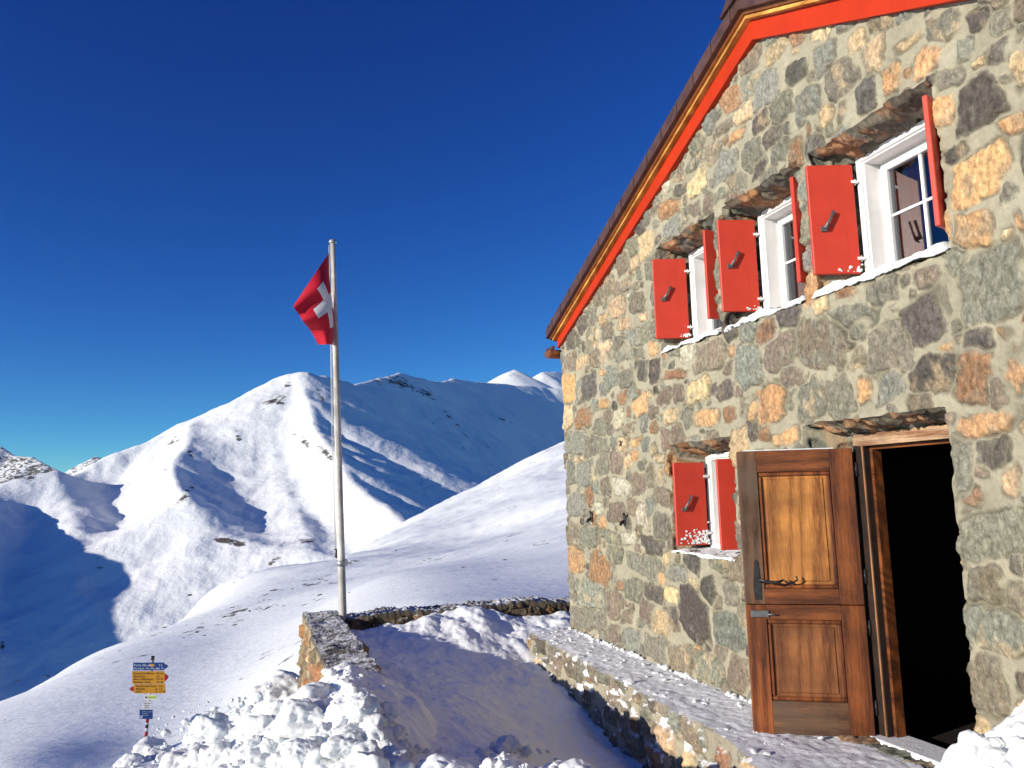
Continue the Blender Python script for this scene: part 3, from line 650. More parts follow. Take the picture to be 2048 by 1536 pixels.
# ---------------------------------------------------------------- parapet walls of the terrace
pm = Masonry([], -2, 16, -3, 8, rs=21, big=.15, n=5000, gap=.016, pal={'R': 4, 'T': 3, 'P': 3, 'G': 2, 'D': 1.5, 'O': .8})
pt_ = Masonry([], -2, 16, -3, 8, rs=22, big=.20, n=3000, gap=.014, pal={'D': 4, 'P': 2, 'G': 1.5})
PT = .08
TOPC = np.array([.105, .095, .085])
def parapet(name, u0, u1, y0, y1, zt, label, axis, rs, dk=1.):
    """rectangular dry-stone wall; folded sheet: outer face, top, inner face"""
    parts_ = []
    L0, L1 = (u0, u1) if axis == 'u' else (y0, y1); W0, W1 = (y0, y1) if axis == 'u' else (u0, u1)
    ls = brk([L0, L1], .014); wd = W1-W0; zb = -1.25
    cr = np.concatenate([np.arange(zb, zt, .014)-zt, np.arange(0, wd, .014)+.0, wd+np.arange(0, zt-zb, .014)])
    cr = np.unique(np.round(cr, 4))
    Lg, Cg = np.meshgrid(ls, cr, indexing='ij')
    _, _, h1, c1 = pm.eval(ls, cr); _, _, h2, c2 = pt_.eval(ls, cr)
    k = sst(-.03, .0, Cg)*(1-sst(wd, wd+.03, Cg))
    h2 = .010*ridged(Lg*7, Cg*2.2, 4, 55)+.006*ridged(Lg*19, Cg*5, 3, 57); c2 = TOPC*(1+.7*fbm(Lg*22, Cg*5, 4, 56)[..., None])
    h = lerp(h1, h2, k)*2.2; c1 = c1[..., :3]; cc = lerp(c1*np.array([1.0, .84, .70])*dk, c2, k[..., None])
    top = zt+.035*fbm(Lg*1.3, Lg*0+rs, 3, 51)+.02*perlin(Lg*5, Cg*4, 52)*k
    wo = np.clip(Cg, 0, wd)+W0; zz = top+np.minimum(Cg, 0)-np.maximum(Cg-wd, 0)
    nz = k; no = np.where(Cg < wd/2, -1, 1)*(1-k)
    wo = wo+no*h+.02*perlin(Lg*2, Cg*2, 53); zz = zz+nz*h
    if axis == 'u': Pq = np.stack([-Lg, wo, zz], -1); fl = False
    else: Pq = np.stack([-wo, Lg, zz], -1); fl = True
    pp = [grid_mesh('p', Pq, cc, flip=fl)]
    for e in (0, -1):   # end caps
        prof = Pq[e]; cen = np.array([prof[:, 0].mean(), prof[:, 1].mean(), zb]); V_ = np.stack([prof, np.repeat([[prof[:, 0].mean(), prof[:, 1].mean(), 0]], len(prof), 0)], 1); V_[:, 1, 2] = prof[:, 2]
        pp.append(grid_mesh('e', V_, np.stack([c1[e], c1[e]], 1)*.8))
    return tag(link(name, make_mesh(name, pp), M['parapet']), label, 'wall')
parapet('terrace_wall', 6.3, 10.9, .635, 1.07, PT, 'low dry-stone wall beside the flagpole, its near end buried in lumpy snow', 'u', 0)
parapet('terrace_wall', 10.52, 10.93, 1.08, 7.5, PT-.01, 'low dark stone wall running from the flagpole to behind the hut, snow drifted over it', 'y', 3, .38)

# ---------------------------------------------------------------- near ground: one sheet from the terrace to the slope's skyline
def tps(P_, z):
    n = len(P_); d = np.linalg.norm(P_[:, None]-P_[None], axis=-1); K = d*d*np.log(d+1e-9)+np.eye(n)*1e-4
    A = np.zeros((n+3, n+3)); A[:n, :n] = K; A[:n, n] = 1; A[:n, n+1:] = P_; A[n, :n] = 1; A[n+1:, :n] = P_.T
    wv = np.linalg.solve(A, np.concatenate([z, [0, 0, 0]])); return wv
# log-polar plan coordinates keep the spline well behaved
def plan(x, y): r = np.hypot(x, y); return np.stack([np.arctan2(y, -x)*3.0, np.log(r+3)], -1)
CP = [(20, 1525, 11.5), (100, 1500, 13), (291, 1484, 14.8), (300, 1400, 22), (300, 1330, 34), (330, 1262, 58), (0, 1490, 17), (0, 1424, 32), (120, 1355, 46), (250, 1295, 56),
      (400, 1205, 84), (540, 1160, 108), (450, 1300, 36), (450, 1400, 18), (600, 1385, 10.6), (600, 1300, 20), (640, 1220, 40), (600, 1150, 120), (700, 1112, 150), (830, 1036, 185), (960, 975, 215), (1128, 884, 255),
      (1128, 1000, 110), (1128, 1100, 45), (1000, 1150, 32), (850, 1205, 18), (950, 1062, 105), (760, 1172, 38), (900, 1120, 60), (1250, 870, 230), (1500, 830, 200), (1128, 940, 175), (1350, 1100, 30), (1600, 1150, 20), (1300, 1000, 80), (-200, 1560, 16), (-200, 1520, 32), (-400, 1700, 12)]
pts = [PD(*c) for c in CP]
for c in CP:
    if c[0] < 1200 and c[2] > 30 and c in [(0, 1424, 32), (120, 1355, 46), (250, 1295, 56), (330, 1262, 58), (400, 1205, 84), (540, 1160, 108), (600, 1150, 120), (700, 1112, 150), (830, 1036, 185), (960, 975, 215), (1128, 884, 255)]:
        pts.append(PD(c[0], c[1]+25, c[2]*1.35)); pts.append(PD(c[0], c[1]+110, c[2]*1.9))
pts += [np.array(q) for q in ((-3., -5, -1.6), (-8., -2, -1.3), (-6., -6, -2.6), (2., -4, -.9), (4., 3, -.3), (-2., 9, .4), (-8., 9, .4), (-12., 5, -.4), (-11.5, 2, -.7))]
pts = np.array(pts); PLN = plan(pts[:, 0], pts[:, 1]); WV = tps(PLN, pts[:, 2])
def slope_z(x, y):
    q = plan(x, y); sh = x.shape; q = q.reshape(-1, 2); out = np.zeros(len(q))
    for i in range(0, len(q), 60000):
        d = np.linalg.norm(q[i:i+60000, None]-PLN[None], axis=-1)
        out[i:i+60000] = (d*d*np.log(d+1e-9)) @ WV[:-3]+WV[-3]+q[i:i+60000] @ WV[-2:]
    return out.reshape(sh)
MOUNDS = [(*PZ(px, py, z_)[:2], z_, rd_) for px, py, z_, rd_ in ((890, 1512, .13, .30), (1010, 1518, .12, .35), (1135, 1526, .09, .5), (950, 1545, .12, .5))]
def ground(x, y, detail=True):
    u = -x; r = np.hypot(x, y)
    z = slope_z(x, y)
    if detail:
        a = np.clip(r/60, .15, 1.6)
        z = z+sst(14, 40, r)*(.75*a*fbm(x/30, y/30, 2, 61)+.16*a*ridged((x+y*.5)/9, (y-x*.3)/22, 3, 63)*sst(20, 60, r))+.022*fbm(x/2.2, y/4.2, 3, 65)*sst(6, 14, r)+.10*sst(40, 90, r)*fbm(x/6, y/6, 3, 66)
    # terrace floor between the low wall and the hut: a drift falling from the wall to the ledge
    tz = np.interp(y, [1.0, 1.6, 2.4, 3.1, 3.4], [-.04, -.16, -.33, -.42, -.43])
    tz = tz+.36*sst(8.4, 10.6, u)*sst(1.0, 2.6, y)+.045*sst(8.8, 10.4, u)*fbm(u*3, y*3, 3, 71)
    tz = tz+.03*fbm(u*.9, y*.9, 3, 72)+.020*fbm(u*3.2, y*3.2, 4, 73, gain=.6)
    tz = tz-(sst(8.8, 6.2, u) if False else 1-sst(6.0, 8.8, u))*.26*sst(1.6, 2.9, y)
    # drift spilling through the far wall
    tz = tz+.12*np.exp(-((y-2.85)/.35)**2)*sst(9.6, 10.6, u)
    inT = sst(.75, .95, y)*(1-sst(10.6, 10.75, u))
    z = np.where(r < 16, lerp(np.minimum(z, -.55-(1-sst(-3, .4, y))*.9-.0*u) if True else z, tz, inT), z)
    far = sst(10.9, 12.5, u)*1.0
    zo = slope_z(x, y)
    z = np.where((inT < .01) & (r < 16), lerp(np.minimum(zo, -.5), zo, sst(10.9, 14, u)), z)
    # ploughed heap round the near end of the low wall
    ridge = np.interp(u, [0, 2.0, 3.2, 4.3, 5.2, 6.0, 6.7, 7.3, 7.8, 9.0, 10.3, 12], [.35, .46, .26, .06, .10, .26, .25, .06, -.12, -.75, -1.8, -6])
    cy = np.interp(u, [0, 3, 5, 7.5], [.35, .55, .68, .80])
    dy = y-cy
    m = ridge-np.where(dy > 0, np.abs(dy)**1.35*.75, np.abs(dy)**1.15*.60)-.0
    m = m+.07*fbm(u*2.2, y*2.2, 4, 75)+.035*np.abs(perlin(u*6, y*6, 77))
    z = np.where(r < 16, np.maximum(z, m), z)
    # low chunks across the front of the terrace
    m2 = np.interp(u, [1.0, 3.4, 4.2, 4.7, 5.2, 6.0], [.25, .16, .05, -.05, -.40, -6])+.05*fbm(u*3, y*3, 4, 79)-.45*np.maximum(y-1.75, 0)
    z = np.where((r < 16) & (y < 2.75) & (y > .3), np.maximum(z, m2), z)
    for (cx_, cy_, hz, rd_) in MOUNDS:
        z = np.where(r < 8, np.maximum(z, hz-.9*((x-cx_)**2+(y-cy_)**2)/rd_+.03*fbm(u*5, y*5, 3, 83)), z)
    # heap beside the doorway, right
    d = np.hypot((u-2.25)/1.0, (y-3.35)/.85); m3 = .98-.95*d**1.3+.10*fbm(u*3.1, y*3.1, 4, 81)+.05*np.abs(perlin(u*7, y*7, 82))
    z = np.where(r < 8, np.maximum(z, m3), z)
    inside = (y > D+.03) & (u < CORN-.02) & (u > 1.2)
    z = np.where(inside & (y < 7.8), np.minimum(z, -.6), z)
    return z
az_c = YAW
azs = np.unique(np.concatenate([np.linspace(-np.pi, az_c-R(42), 60), np.linspace(az_c-R(42), az_c+R(42), 900), np.linspace(az_c+R(42), np.pi, 60)]))
rs_ = np.concatenate([np.linspace(.05, 2.5, 30), np.geomspace(2.5, 16, 560)[1:], np.geomspace(16, 420, 380)[1:]])
A_, R_ = np.meshgrid(azs, rs_, indexing='ij'); X = -np.cos(A_)*R_; Y = np.sin(A_)*R_
Z = ground(X, Y)
Z = np.where((R_ < 3.2), np.minimum(Z, .45+.0*R_), Z)
u_ = -X; rr_ = R_
rock = .30*sst(.25, .75, fbm(X/7, Y/7, 4, 91))*sst(14, 26, R_)
pr_ = np.stack([X, Y, Z-1.6], -1); dd_ = pr_ @ _f; qx = 1024+FPX*(pr_ @ _r)/np.where(dd_ > .1, dd_, .1); qy = 768-FPX*(pr_ @ _u)/np.where(dd_ > .1, dd_, .1)
for (bx, by, ex, ey, am) in ((480, 1225, 95, 20, .44), (390, 1262, 60, 12, .42), (620, 1165, 70, 14, .40), (1020, 1075, 30, 14, .38), (870, 1120, 60, 10, .37), (230, 1310, 60, 8, .40), (20, 1440, 30, 8, .5), (1060, 1190, 60, 8, .4)):
    rock = np.maximum(rock, np.where((dd_ > 12), am*np.exp(-((qx-bx)/ex)**2-((qy-by+(qx-bx)*.35)/ey)**2), 0))
Cg = np.stack([rock+.0*Z]*3, -1)
tag(link('snow_ground', make_mesh('snow_ground', [grid_mesh('g', np.stack([X, Y, Z], -1), Cg)]), M['snow_near']), kind='structure')

# ---------------------------------------------------------------- snow lumps
def hit(px, py, rmax=30):
    v = ray(px, py); lo, hi = 2.2, rmax
    for n_ in (60, 16, 10):
        t_ = np.linspace(lo, hi, n_); q = EYE[None]+v[None]*t_[:, None]
        g = ground(q[:, 0], q[:, 1], True); k = max(1, int(np.argmax(q[:, 2] < g))); lo, hi = t_[k-1], t_[k]
    return q[k], t_[k]
def lump_mesh(bm, c, r, seed, sub=3, sq=.8):
    g = bmesh.ops.create_icosphere(bm, subdivisions=sub, radius=1.)
    rr = random.Random(seed); o = Vector((rr.uniform(-50, 50), rr.uniform(-50, 50), rr.uniform(-50, 50)))
    ax = Vector((rr.uniform(.8, 1.25), rr.uniform(.8, 1.2), rr.uniform(.62, .95)*sq/.8)); rot = Matrix.Rotation(rr.uniform(0, 6.28), 3, 'Z') @ Matrix.Rotation(rr.uniform(-.5, .5), 3, 'X')
    planes = [(Vector((rr.gauss(0, 1), rr.gauss(0, 1), rr.gauss(0, 1))).normalized(), rr.uniform(.60, .90)) for _ in range(7)]
    for v in g['verts']:
        n = v.co.normalized(); p = n.copy()
        for pn, pd in planes:
            dd = p.dot(pn)-pd
            if dd > 0: p -= pn*dd*.7
        nz = mnoise.fractal(n*1.5+o, 1.1, 2.1, 3); n2 = mnoise.fractal(n*5+o, .9, 2.1, 4) if sub > 2 else 0
        p = p*(1+.25*nz+.07*n2)
        v.co = Vector(c)+rot @ Vector((p.x*ax.x, p.y*ax.y, p.z*ax.z))*r
BIG = [(562, 1384, 58, 'largest rounded snow block, at the top of the heap left of the low wall'), (607, 1433, 50, 'big smooth snow block in the middle of the heap, in front of the low wall'),
       (602, 1503, 40, 'round snow block near the bottom edge with its right side in shade'), (500, 1430, 30, 'medium snow block on the left shoulder of the heap'),
       (397, 1443, 20, 'small flat topped snow block standing alone at the left of the heap'), (438, 1502, 34, 'tall snow block at the lower left of the heap'),
       (690, 1482, 42, 'wide low snow block right of the heap centre'), 
       (1012, 1496, 22, 'jagged snow block lying apart on the terrace near the bottom edge'),
       (678, 1322, 28, 'rounded snow cap sitting on the low wall'), (730, 1412, 34, 'snow block on the right shoulder of the heap below the low wall')]
for k, (px, py, rp, lab) in enumerate(BIG):
    q, d = hit(px, py+rp*.45)
    r = rp/FPX*d; bm = bmesh.new(); lump_mesh(bm, (0, 0, 0), r, 100+k, 5)
    me = bpy.data.meshes.new('snow_block'); bm.to_mesh(me); bm.free(); me.polygons.foreach_set('use_smooth', [True]*len(me.polygons))
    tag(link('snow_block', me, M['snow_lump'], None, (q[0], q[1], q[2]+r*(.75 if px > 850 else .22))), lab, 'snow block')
bm = bmesh.new(); rr = random.Random(4)
def scatter(n, poly, rmin, rmax, pw=2.2, e0=-.1, e1=.45):
    c = 0; t_ = 0
    xs = [p[0] for p in poly]; ys = [p[1] for p in poly]
    while c < n and t_ < n*20:
        t_ += 1; x = rr.uniform(min(xs), max(xs)); y = rr.uniform(min(ys), max(ys)); ins = False
        for (x1, y1), (x2, y2) in zip(poly, poly[1:]+poly[:1]):
            if (y1 > y) != (y2 > y) and x < (x2-x1)*(y-y1)/(y2-y1)+x1: ins = not ins
        if not ins: continue
        rp = rmin+(rmax-rmin)*rr.random()**pw; q, d = hit(x, y, 13); r = rp/FPX*d
        lump_mesh(bm, (q[0], q[1], q[2]+r*rr.uniform(e0, e1)), r, rr.random(), 4 if rp > 14 else 3 if rp > 7 else 2); c += 1
HEAP = [(225, 1540), (350, 1452), (470, 1398), (600, 1360), (690, 1345), (770, 1420), (805, 1500), (815, 1545)]
scatter(62, HEAP, 14, 38, 1.2, -.35, .10)
scatter(130, HEAP, 5, 14, 1.5, -.2, .3)
scatter(700, [(215, 1545), (320, 1430), (470, 1385), (600, 1350), (690, 1340), (790, 1420), (830, 1500), (835, 1545)], 1.0, 4.5, 1.8, -.1, .5)
scatter(50, [(800, 1490), (1060, 1490), (1230, 1545), (790, 1545)], 2, 12, 2.2, -.3, .2)
scatter(30, [(975, 1495), (1050, 1490), (1065, 1535), (970, 1535)], 3, 15, 1.5, -.1, .9)
scatter(40, [(735, 1400), (790, 1430), (830, 1520), (740, 1500)], 3, 16, 1.5, -.2, .5)
scatter(10, [(650, 1335), (715, 1330), (745, 1375), (655, 1375)], 3, 12, 2.0)
scatter(26, [(1880, 1500), (1960, 1420), (2048, 1370), (2060, 1545), (1870, 1545)], 4, 34, 2.0)
me = bpy.data.meshes.new('snow_rubble'); bm.to_mesh(me); bm.free(); me.polygons.foreach_set('use_smooth', [True]*len(me.polygons))
tag(link('snow_rubble', me, M['snow_lump']), 'white crumbled snow chunks thrown up in a heap in the foreground', kind='stuff')
# crumbs along the ledge, at the wall foot and stuck to its front
bm = bmesh.new(); rr = random.Random(9)
for k in range(210):
    u = rr.uniform(4.9, 9.2); r = rr.uniform(.006, .028)*(1.3 if rr.random() < .15 else 1)
    if mnoise.noise(Vector((u*2.6, 0, 0))) < -.12: continue
    lump_mesh(bm, (-u, D-.03-abs(rr.gauss(0, .02)), BT+r*.5), r, rr.random(), 2)
for k in range(90):
    u = rr.uniform(4.4, 9.2); by = float(bench_y(u)); r = rr.uniform(.008, .028); lump_mesh(bm, (-u, rr.uniform(by, D), BT+r*.2), r*1.1, rr.random(), 2, .45)
for k in range(60):
    u = rr.choice([rr.uniform(7.25, 7.7), rr.uniform(5.6, 7.0), rr.uniform(5.0, 9.2)]); by = float(bench_y(u)); z = BT-abs(rr.gauss(.15, .17)); r = rr.uniform(.02, .075)
    lump_mesh(bm, (-u, by+r*.45, z), r, rr.random(), 3)
me = bpy.data.meshes.new('snow_crumbs'); bm.to_mesh(me); bm.free(); me.polygons.foreach_set('use_smooth', [True]*len(me.polygons))
tag(link('snow_crumbs', me, M['snow_lump']), 'loose snow crumbs along the icy stone ledge and hut wall foot', kind='stuff')
# snow on the window sills
def sill_snow(u0, u1, z, lab, dep=.30, th=.042, seed=0, ext=0):
    n, m_ = int((u1-u0)/.012), 34; uu = np.linspace(u0, u1, n); tt = np.linspace(0, 1, m_); U_, T_ = np.meshgrid(uu, tt, indexing='ij')
    f = sst(0, .05, (U_-u0))*sst(0, .05, (u1-U_))
    y = lerp(D-.025-.025*perlin(U_*4, U_*0+seed, 3), FY-.03, np.clip((T_-.22)/.78, 0, 1)) 
    top = z+th*f*(1+.8*fbm(U_*3.1, y*3, 4, seed, gain=.6))+.03*np.clip((T_-.22)/.78, 0, 1)
    zz = np.where(T_ < .22, lerp(z-.006-.016*fbm(U_*4.3, U_*0+.37, 4, seed+4, gain=.65), top, sst(0, 1, T_/.22)), top)
    y = y-np.where(T_ < .3, .012*np.sin(np.clip(T_/.3, 0, 1)*np.pi), 0)
    V_ = np.stack([-U_, y, zz], -1)
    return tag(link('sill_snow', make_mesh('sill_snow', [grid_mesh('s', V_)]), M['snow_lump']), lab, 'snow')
sill_snow(3.27, 4.42, 2.965, 'strip of snow on the sill of the nearest upper window', seed=1)
sill_snow(4.50, 5.55, 2.965, 'strip of snow on the sill of the middle upper window', seed=2)
sill_snow(5.62, 6.66, 2.965, 'strip of snow on the sill of the farthest upper window', seed=3)
sill_snow(5.58, 6.62, 1.035, 'thin snow on the sill of the ground-floor window', th=.02, seed=4)

# ---------------------------------------------------------------- flagpole and flag
pb = PD(686, 1252, 10.05); ptp = PD(665.5, 486, 10.25)
fp = tag(empty('flagpole', pb), 'weathered grey wooden flagpole with a pale cap standing beside the low wall', 'flagpole')
pbv = Vector(pb); ax = Vector(ptp)-pbv; LN = ax.length; q_ = Vector((0, 0, 1)).rotation_difference(ax)
fp.rotation_mode = 'QUATERNION'; fp.rotation_quaternion = q_
m = MB(); m.tube([(0, 0, -.3), (0, 0, .0), (.004, 0, LN*.2), (.0, 0, LN*.35), (-.004, 0, LN*.5), (0.008, 0, LN*.7), (0, 0, LN)], [.053, .052, .049, .045, .044, .041, .036], 20); m.build('pole', M['pole'], fp)
m = MB(); m.tube([(0, 0, LN), (0, 0, LN+.015), (0, 0, LN+.04), (0, 0, LN+.055)], [.050, .052, .040, .012], 16); m.build('cap', M['galv'], fp)
cdir = (q_.inverted() @ Vector((-.4, -.9, 0))).normalized(); ldir = (q_.inverted() @ Vector(tuple(-_r))).normalized()
zc = LN*.155
m = MB(); m.tube([(0, 0, zc), (0, 0, zc+.075)], .060, 20); rd = -ldir; m.box((-.035+rd.x*.05, -.03+rd.y*.05, zc), (.035+rd.x*.05, .03+rd.y*.05, zc+.075), .005); m.build('clamp', M['galv'], fp)
m = MB(); cl = ldir*.058
m.box((cl.x-.012, cl.y-.012, zc+.10), (cl.x+.012, cl.y+.012, zc+.22), .003); m.tube([cl*1.0+Vector((0, 0, zc+.12)), cl*1.5+Vector((0, 0, zc+.11))], .008, 6); m.tube([cl+Vector((0, 0, zc+.20)), cl*1.5+Vector((0, 0, zc+.215))], .008, 6)
for k in range(5): m.tube([cl*1.25+Vector((0, 0, zc+.115)), cl*1.25+Vector((.006*k-.01, .006, zc+.205))], .006, 6)
m.build('cleat', M['iron'], fp)
m = MB(); m.tube([cl*1.15+Vector((0, 0, zc+.2)), ldir*.062+Vector((0, 0, LN*.5)), ldir*.050+Vector((0, 0, LN-.03))], .004, 6); m.tube([cl*1.3+Vector((0, 0, zc+.2)), ldir*.078+Vector((0, 0, LN*.5)), ldir*.052+Vector((0, 0, LN-.03))], .004, 6)
m.build('halyard', simple('rope', (.55, .53, .5), .8), fp)
fd = 10.15
ctl = [[(661, 506, 0), (663, 600, 0), (667, 690, 0)], [(629, 553, -.38), (660, 607, -.40), (665, 689, -.28)], [(589, 613, -.60), (612, 645, -.50), (640, 689, -.30)]]
def bez(c, s): return None
def quad(a, b_, c, s): return a*(2*(s-.5)*(s-1))+b_*(-4*s*(s-1))+c*(2*s*(s-.5))
N = 96; S_ = np.linspace(0, 1, N+1); F = np.zeros((N+1, N+1, 3))
for i, s in enumerate(S_):
    col3 = [quad(*[np.array(ctl[k][j]) for k in range(3)], s) for j in range(3)]
    for j, t_ in enumerate(S_):
        x, y, d = quad(*col3, t_)
        d += s*(.05*math.sin(s*9+t_*5)+.03*math.sin(t_*14+s*4)); x += 3.0*s*math.sin(t_*9+1)*.5*(t_ > .4)
        if i == N: x += 2.0*math.sin(j*1.9)*(t_ > .4)
        F[i, j] = PD(x-3, y, fd+d)
me = make_mesh('flag', [grid_mesh('f', F)])
mi = []
for i in range(N):
    for j in range(N):
        a_, c_ = (i+.5)/3, (j+.5)/3; mi.append(1 if ((13 <= a_ <= 19 and 6 <= c_ <= 26) or (13 <= c_ <= 19 and 6 <= a_ <= 26)) else 0)
flag = tag(link('flag', me, [M['flag_red'], M['flag_white']]), 'limp red flag with a white cross hanging from the flagpole', 'flag'); me.polygons.foreach_set('material_index', np.array(mi, dtype=np.int32))

# ---------------------------------------------------------------- hiking signpost
def text(body, size, x, z, mat, par, y=-.014, align='LEFT', bold=.0):
    cu = bpy.data.curves.new('lettering', 'FONT'); cu.body = body; cu.size = size; cu.align_x = align; cu.extrude = .001; cu.offset = bold; cu.resolution_u = 2
    o = bpy.data.objects.new('tmp', cu); col.objects.link(o); dg = bpy.context.evaluated_depsgraph_get(); dg.update()
    me_ = bpy.data.meshes.new_from_object(o.evaluated_get(dg)); bpy.data.objects.remove(o)
    ob = link('lettering', me_, mat, par, (x, y, z)); ob.rotation_euler = (R(90), 0, 0); return ob
SD = 14.6
sb = PD(291, 1486, SD); stp = PD(305.5, 1316, SD)
sp = tag(empty('signpost', sb), 'hiking signpost with blue, yellow and white arrow boards on a thin pole in the snow', 'signpost')
sax = Vector(stp)-Vector(sb); sl_ = sax.length
sp.rotation_mode = 'QUATERNION'
zax = sax.normalized(); xax = Vector(tuple(_r)); xax = (xax*.97+Vector(tuple(-_f))*.0).normalized(); xax = (xax-zax*xax.dot(zax)).normalized(); yax = zax.cross(xax)
sp.rotation_quaternion = Matrix((xax, yax, zax)).transposed().to_quaternion()
PXM = SD/FPX  # metres per pixel there
def sz(py): return (1486-py)*PXM*sl_/((1486-1316)*PXM)
m = MB(); m.tube([(0, 0, -.5), (0, 0, sl_)], .028, 12); m.build('post', M['galv'], sp)
m = MB(); m.tube([(0, 0, sl_-.03), (0, 0, sl_+.03)], .034, 12); m.build('post_cap', M['iron'], sp)
for z0, z1, mt in ((1476, 1462, 'sign_red'), (1462, 1455, 'sign_white'), (1455, 1448, 'iron'), (1448, 1445, 'sign_white'), (1444, 1434, 'sign_red')):
    m = MB(); m.tube([(0, 0, sz(z0)), (0, 0, sz(z1))], .0295, 12, mi=0); m.build('painted_band', M[mt], sp)
def board(x0, x1, y0, y1, xc, mat, arrow=0, tip=None, name='sign_board'):
    """pixel extents; xc = pole x there"""
    a, c = (x0-xc)*PXM, (x1-xc)*PXM; z1_, z0_ = sz(y0), sz(y1); e = empty(name, (0, -.035, z0_), 0, sp); e.rotation_euler = (0, R(-5), 0); h = z1_-z0_
    poly = [(a, 0), (c, 0), (c, h), (a, h)]
    k = h*.30
    if arrow == 1: poly = [(a, 0), (c, 0), (c+k*.6, h*.3), (c+k*.6, h*.7), (c, h), (a, h)]
    if arrow == -1: poly = [(a, 0), (c, 0), (c, h), (a, h), (a-k*.6, h*.7), (a-k*.6, h*.3)]
    m = MB(); m.prism(poly, 1, -.008, .004); m.build('plate', M[mat], e)
    if tip:
        sx = c+k*.25 if arrow == 1 else a-k*.25; dr = arrow
        m = MB(); m.prism([(sx, h*.26), (sx+dr*.035, h*.26), (sx+dr*.075, h*.5), (sx+dr*.035, h*.74), (sx, h*.74)], 1, -.011, .006); m.build('arrow_tip', M[tip], e)
    return e, a, c, h
e, a, c, h = board(268, 329, 1324, 1339, 303, 'sign_blue', 1, 'sign_blue')
text("Porta d'Es-cha", .060, a+.02, h-.062, M['ink_white'], e); text("Piz Kesch / Piz d'Es-cha", .050, a+.02, .022, M['ink_white'], e); text("2 h", .055, c-.09, h-.062, M['ink_white'], e); text("4 h 15", .05, c-.13, .022, M['ink_white'], e)
m = MB(); m.prism([(.02+.06*math.cos(t_), h*.68+.026*math.sin(t_)) for t_ in [k*math.pi/8 for k in range(16)]], 1, -.012, -.009); m.build('oval_badge', M['sign_yellow'], e)
e, a, c, h = board(266, 329, 1341, 1366, 301, 'sign_yellow', 1, 'sign_red')
for k, (l, r_) in enumerate((("Fuorcla Gualdauna", "45 min"), ("Alp Es-cha", "1 h"), ("Alvra / Albulapass", "2 h 15"), ("Madulain  Zuoz", "2 h 30"))):
    text(l, .052, a+.025, h*(.78-.235*k), M['ink'], e); text(r_, .050, c-.14, h*(.78-.235*k), M['ink'], e)
m = MB(); m.box((a+.02, -.0095, h*.49), (c-.02, -.0085, h*.50)); m.build('rule', M['ink'], e)
e, a, c, h = board(271, 333, 1367, 1385, 300, 'sign_yellow', -1, 'sign_red')
for k, (l, r_) in enumerate((("Val d'Es-cha Chesin", "2 h"), ("Madulain", "1 h"), ("Zuoz", "2 h 30"))): text(l, .05, a+.03, h*(.72-.3*k), M['ink'], e); text(r_, .05, c-.12, h*(.72-.3*k), M['ink'], e)
m = MB(); m.box((a+.03, -.0095, h*.34), (c-.02, -.0085, h*.35)).box((c-.19, -.0095, h*.40), (c-.15, -.0085, h*.52)).box((c-.19, -.0095, h*.10), (c-.15, -.0085, h*.22)); m.build('pictogram', M['ink'], e)
e, a, c, h = board(290, 316, 1387, 1398, 299, 'sign_white', 1)
m = MB(); m.box((a+.08, -.0105, h*.2), (c, -.0085, h*.8)); m.build('green_stripe', M['sign_green'], e); text("4", .07, a+.02, h*.25, M['ink'], e); m = MB(); m.box((a+.04, -.013, h*.46), (c-.02, -.011, h*.54)); m.build('arrow_line', M['ink'], e)
e, a, c, h = board(287, 305, 1401, 1417, 297, 'sign_white')
for k, l in enumerate(("Chamanna", "d'Es-cha", "2594 m")): text(l, .032, (a+c)/2, h*(.74-.28*k), M['ink'], e, align='CENTER')
e, a, c, h = board(281, 307, 1418, 1436, 295, 'sign_blue')
for k, l in enumerate(("Skitouren / Schneeschuh", "Porta d'Es-cha", "Wildruhezone")): text(l, .020, a+.05, h*(.78-.2*k), M['ink_white'], e)
m = MB(); m.box((a+.01, -.0105, h*.28), (a+.06, -.0085, h*.36)).box((a+.01, -.0105, h*.1), (a+.06, -.0085, h*.18)); m.build('pictogram', M['ink_white'], e)

# ---------------------------------------------------------------- stones showing through the snow slope
rk = None; rr = random.Random(31)
spots = [(10, 1440), (95, 1352), (35, 1362), (500, 1222), (450, 1233), (465, 1215), (395, 1265), (410, 1271), (368, 1275), (640, 1190), (700, 1185), (860, 1118), (540, 1200), (380, 1190), (330, 1255), (240, 1302), (990, 1160), (555, 1210), (1010, 1120), (585, 1178), (470, 1250), (925, 1135)]
protos = []
for k in range(4):
    bm = bmesh.new(); lump_mesh(bm, (0, 0, 0), 1, 900+k, 2, .5); me = bpy.data.meshes.new('rock'); bm.to_mesh(me); bm.free(); me.materials.append(simple('slope_rock', (.10, .09, .085), .9, 0, .4, 6)); protos.append(me)
for k, (px, py) in enumerate(spots):
    q, d = hit(px, py, 260)
    if d > 250: continue
    o = bpy.data.objects.new('rock', protos[k % 4]); col.objects.link(o); r = rr.uniform(2., 4.)/FPX*d; o.location = (q[0], q[1], q[2]); o.scale = (r*1.7, r*1.7, r*.8); o.rotation_euler = (0, 0, rr.uniform(0, 6))
    tag(o, 'small dark rock poking out of the snow slope', 'rock', 'rocks poking out of the snow slope')

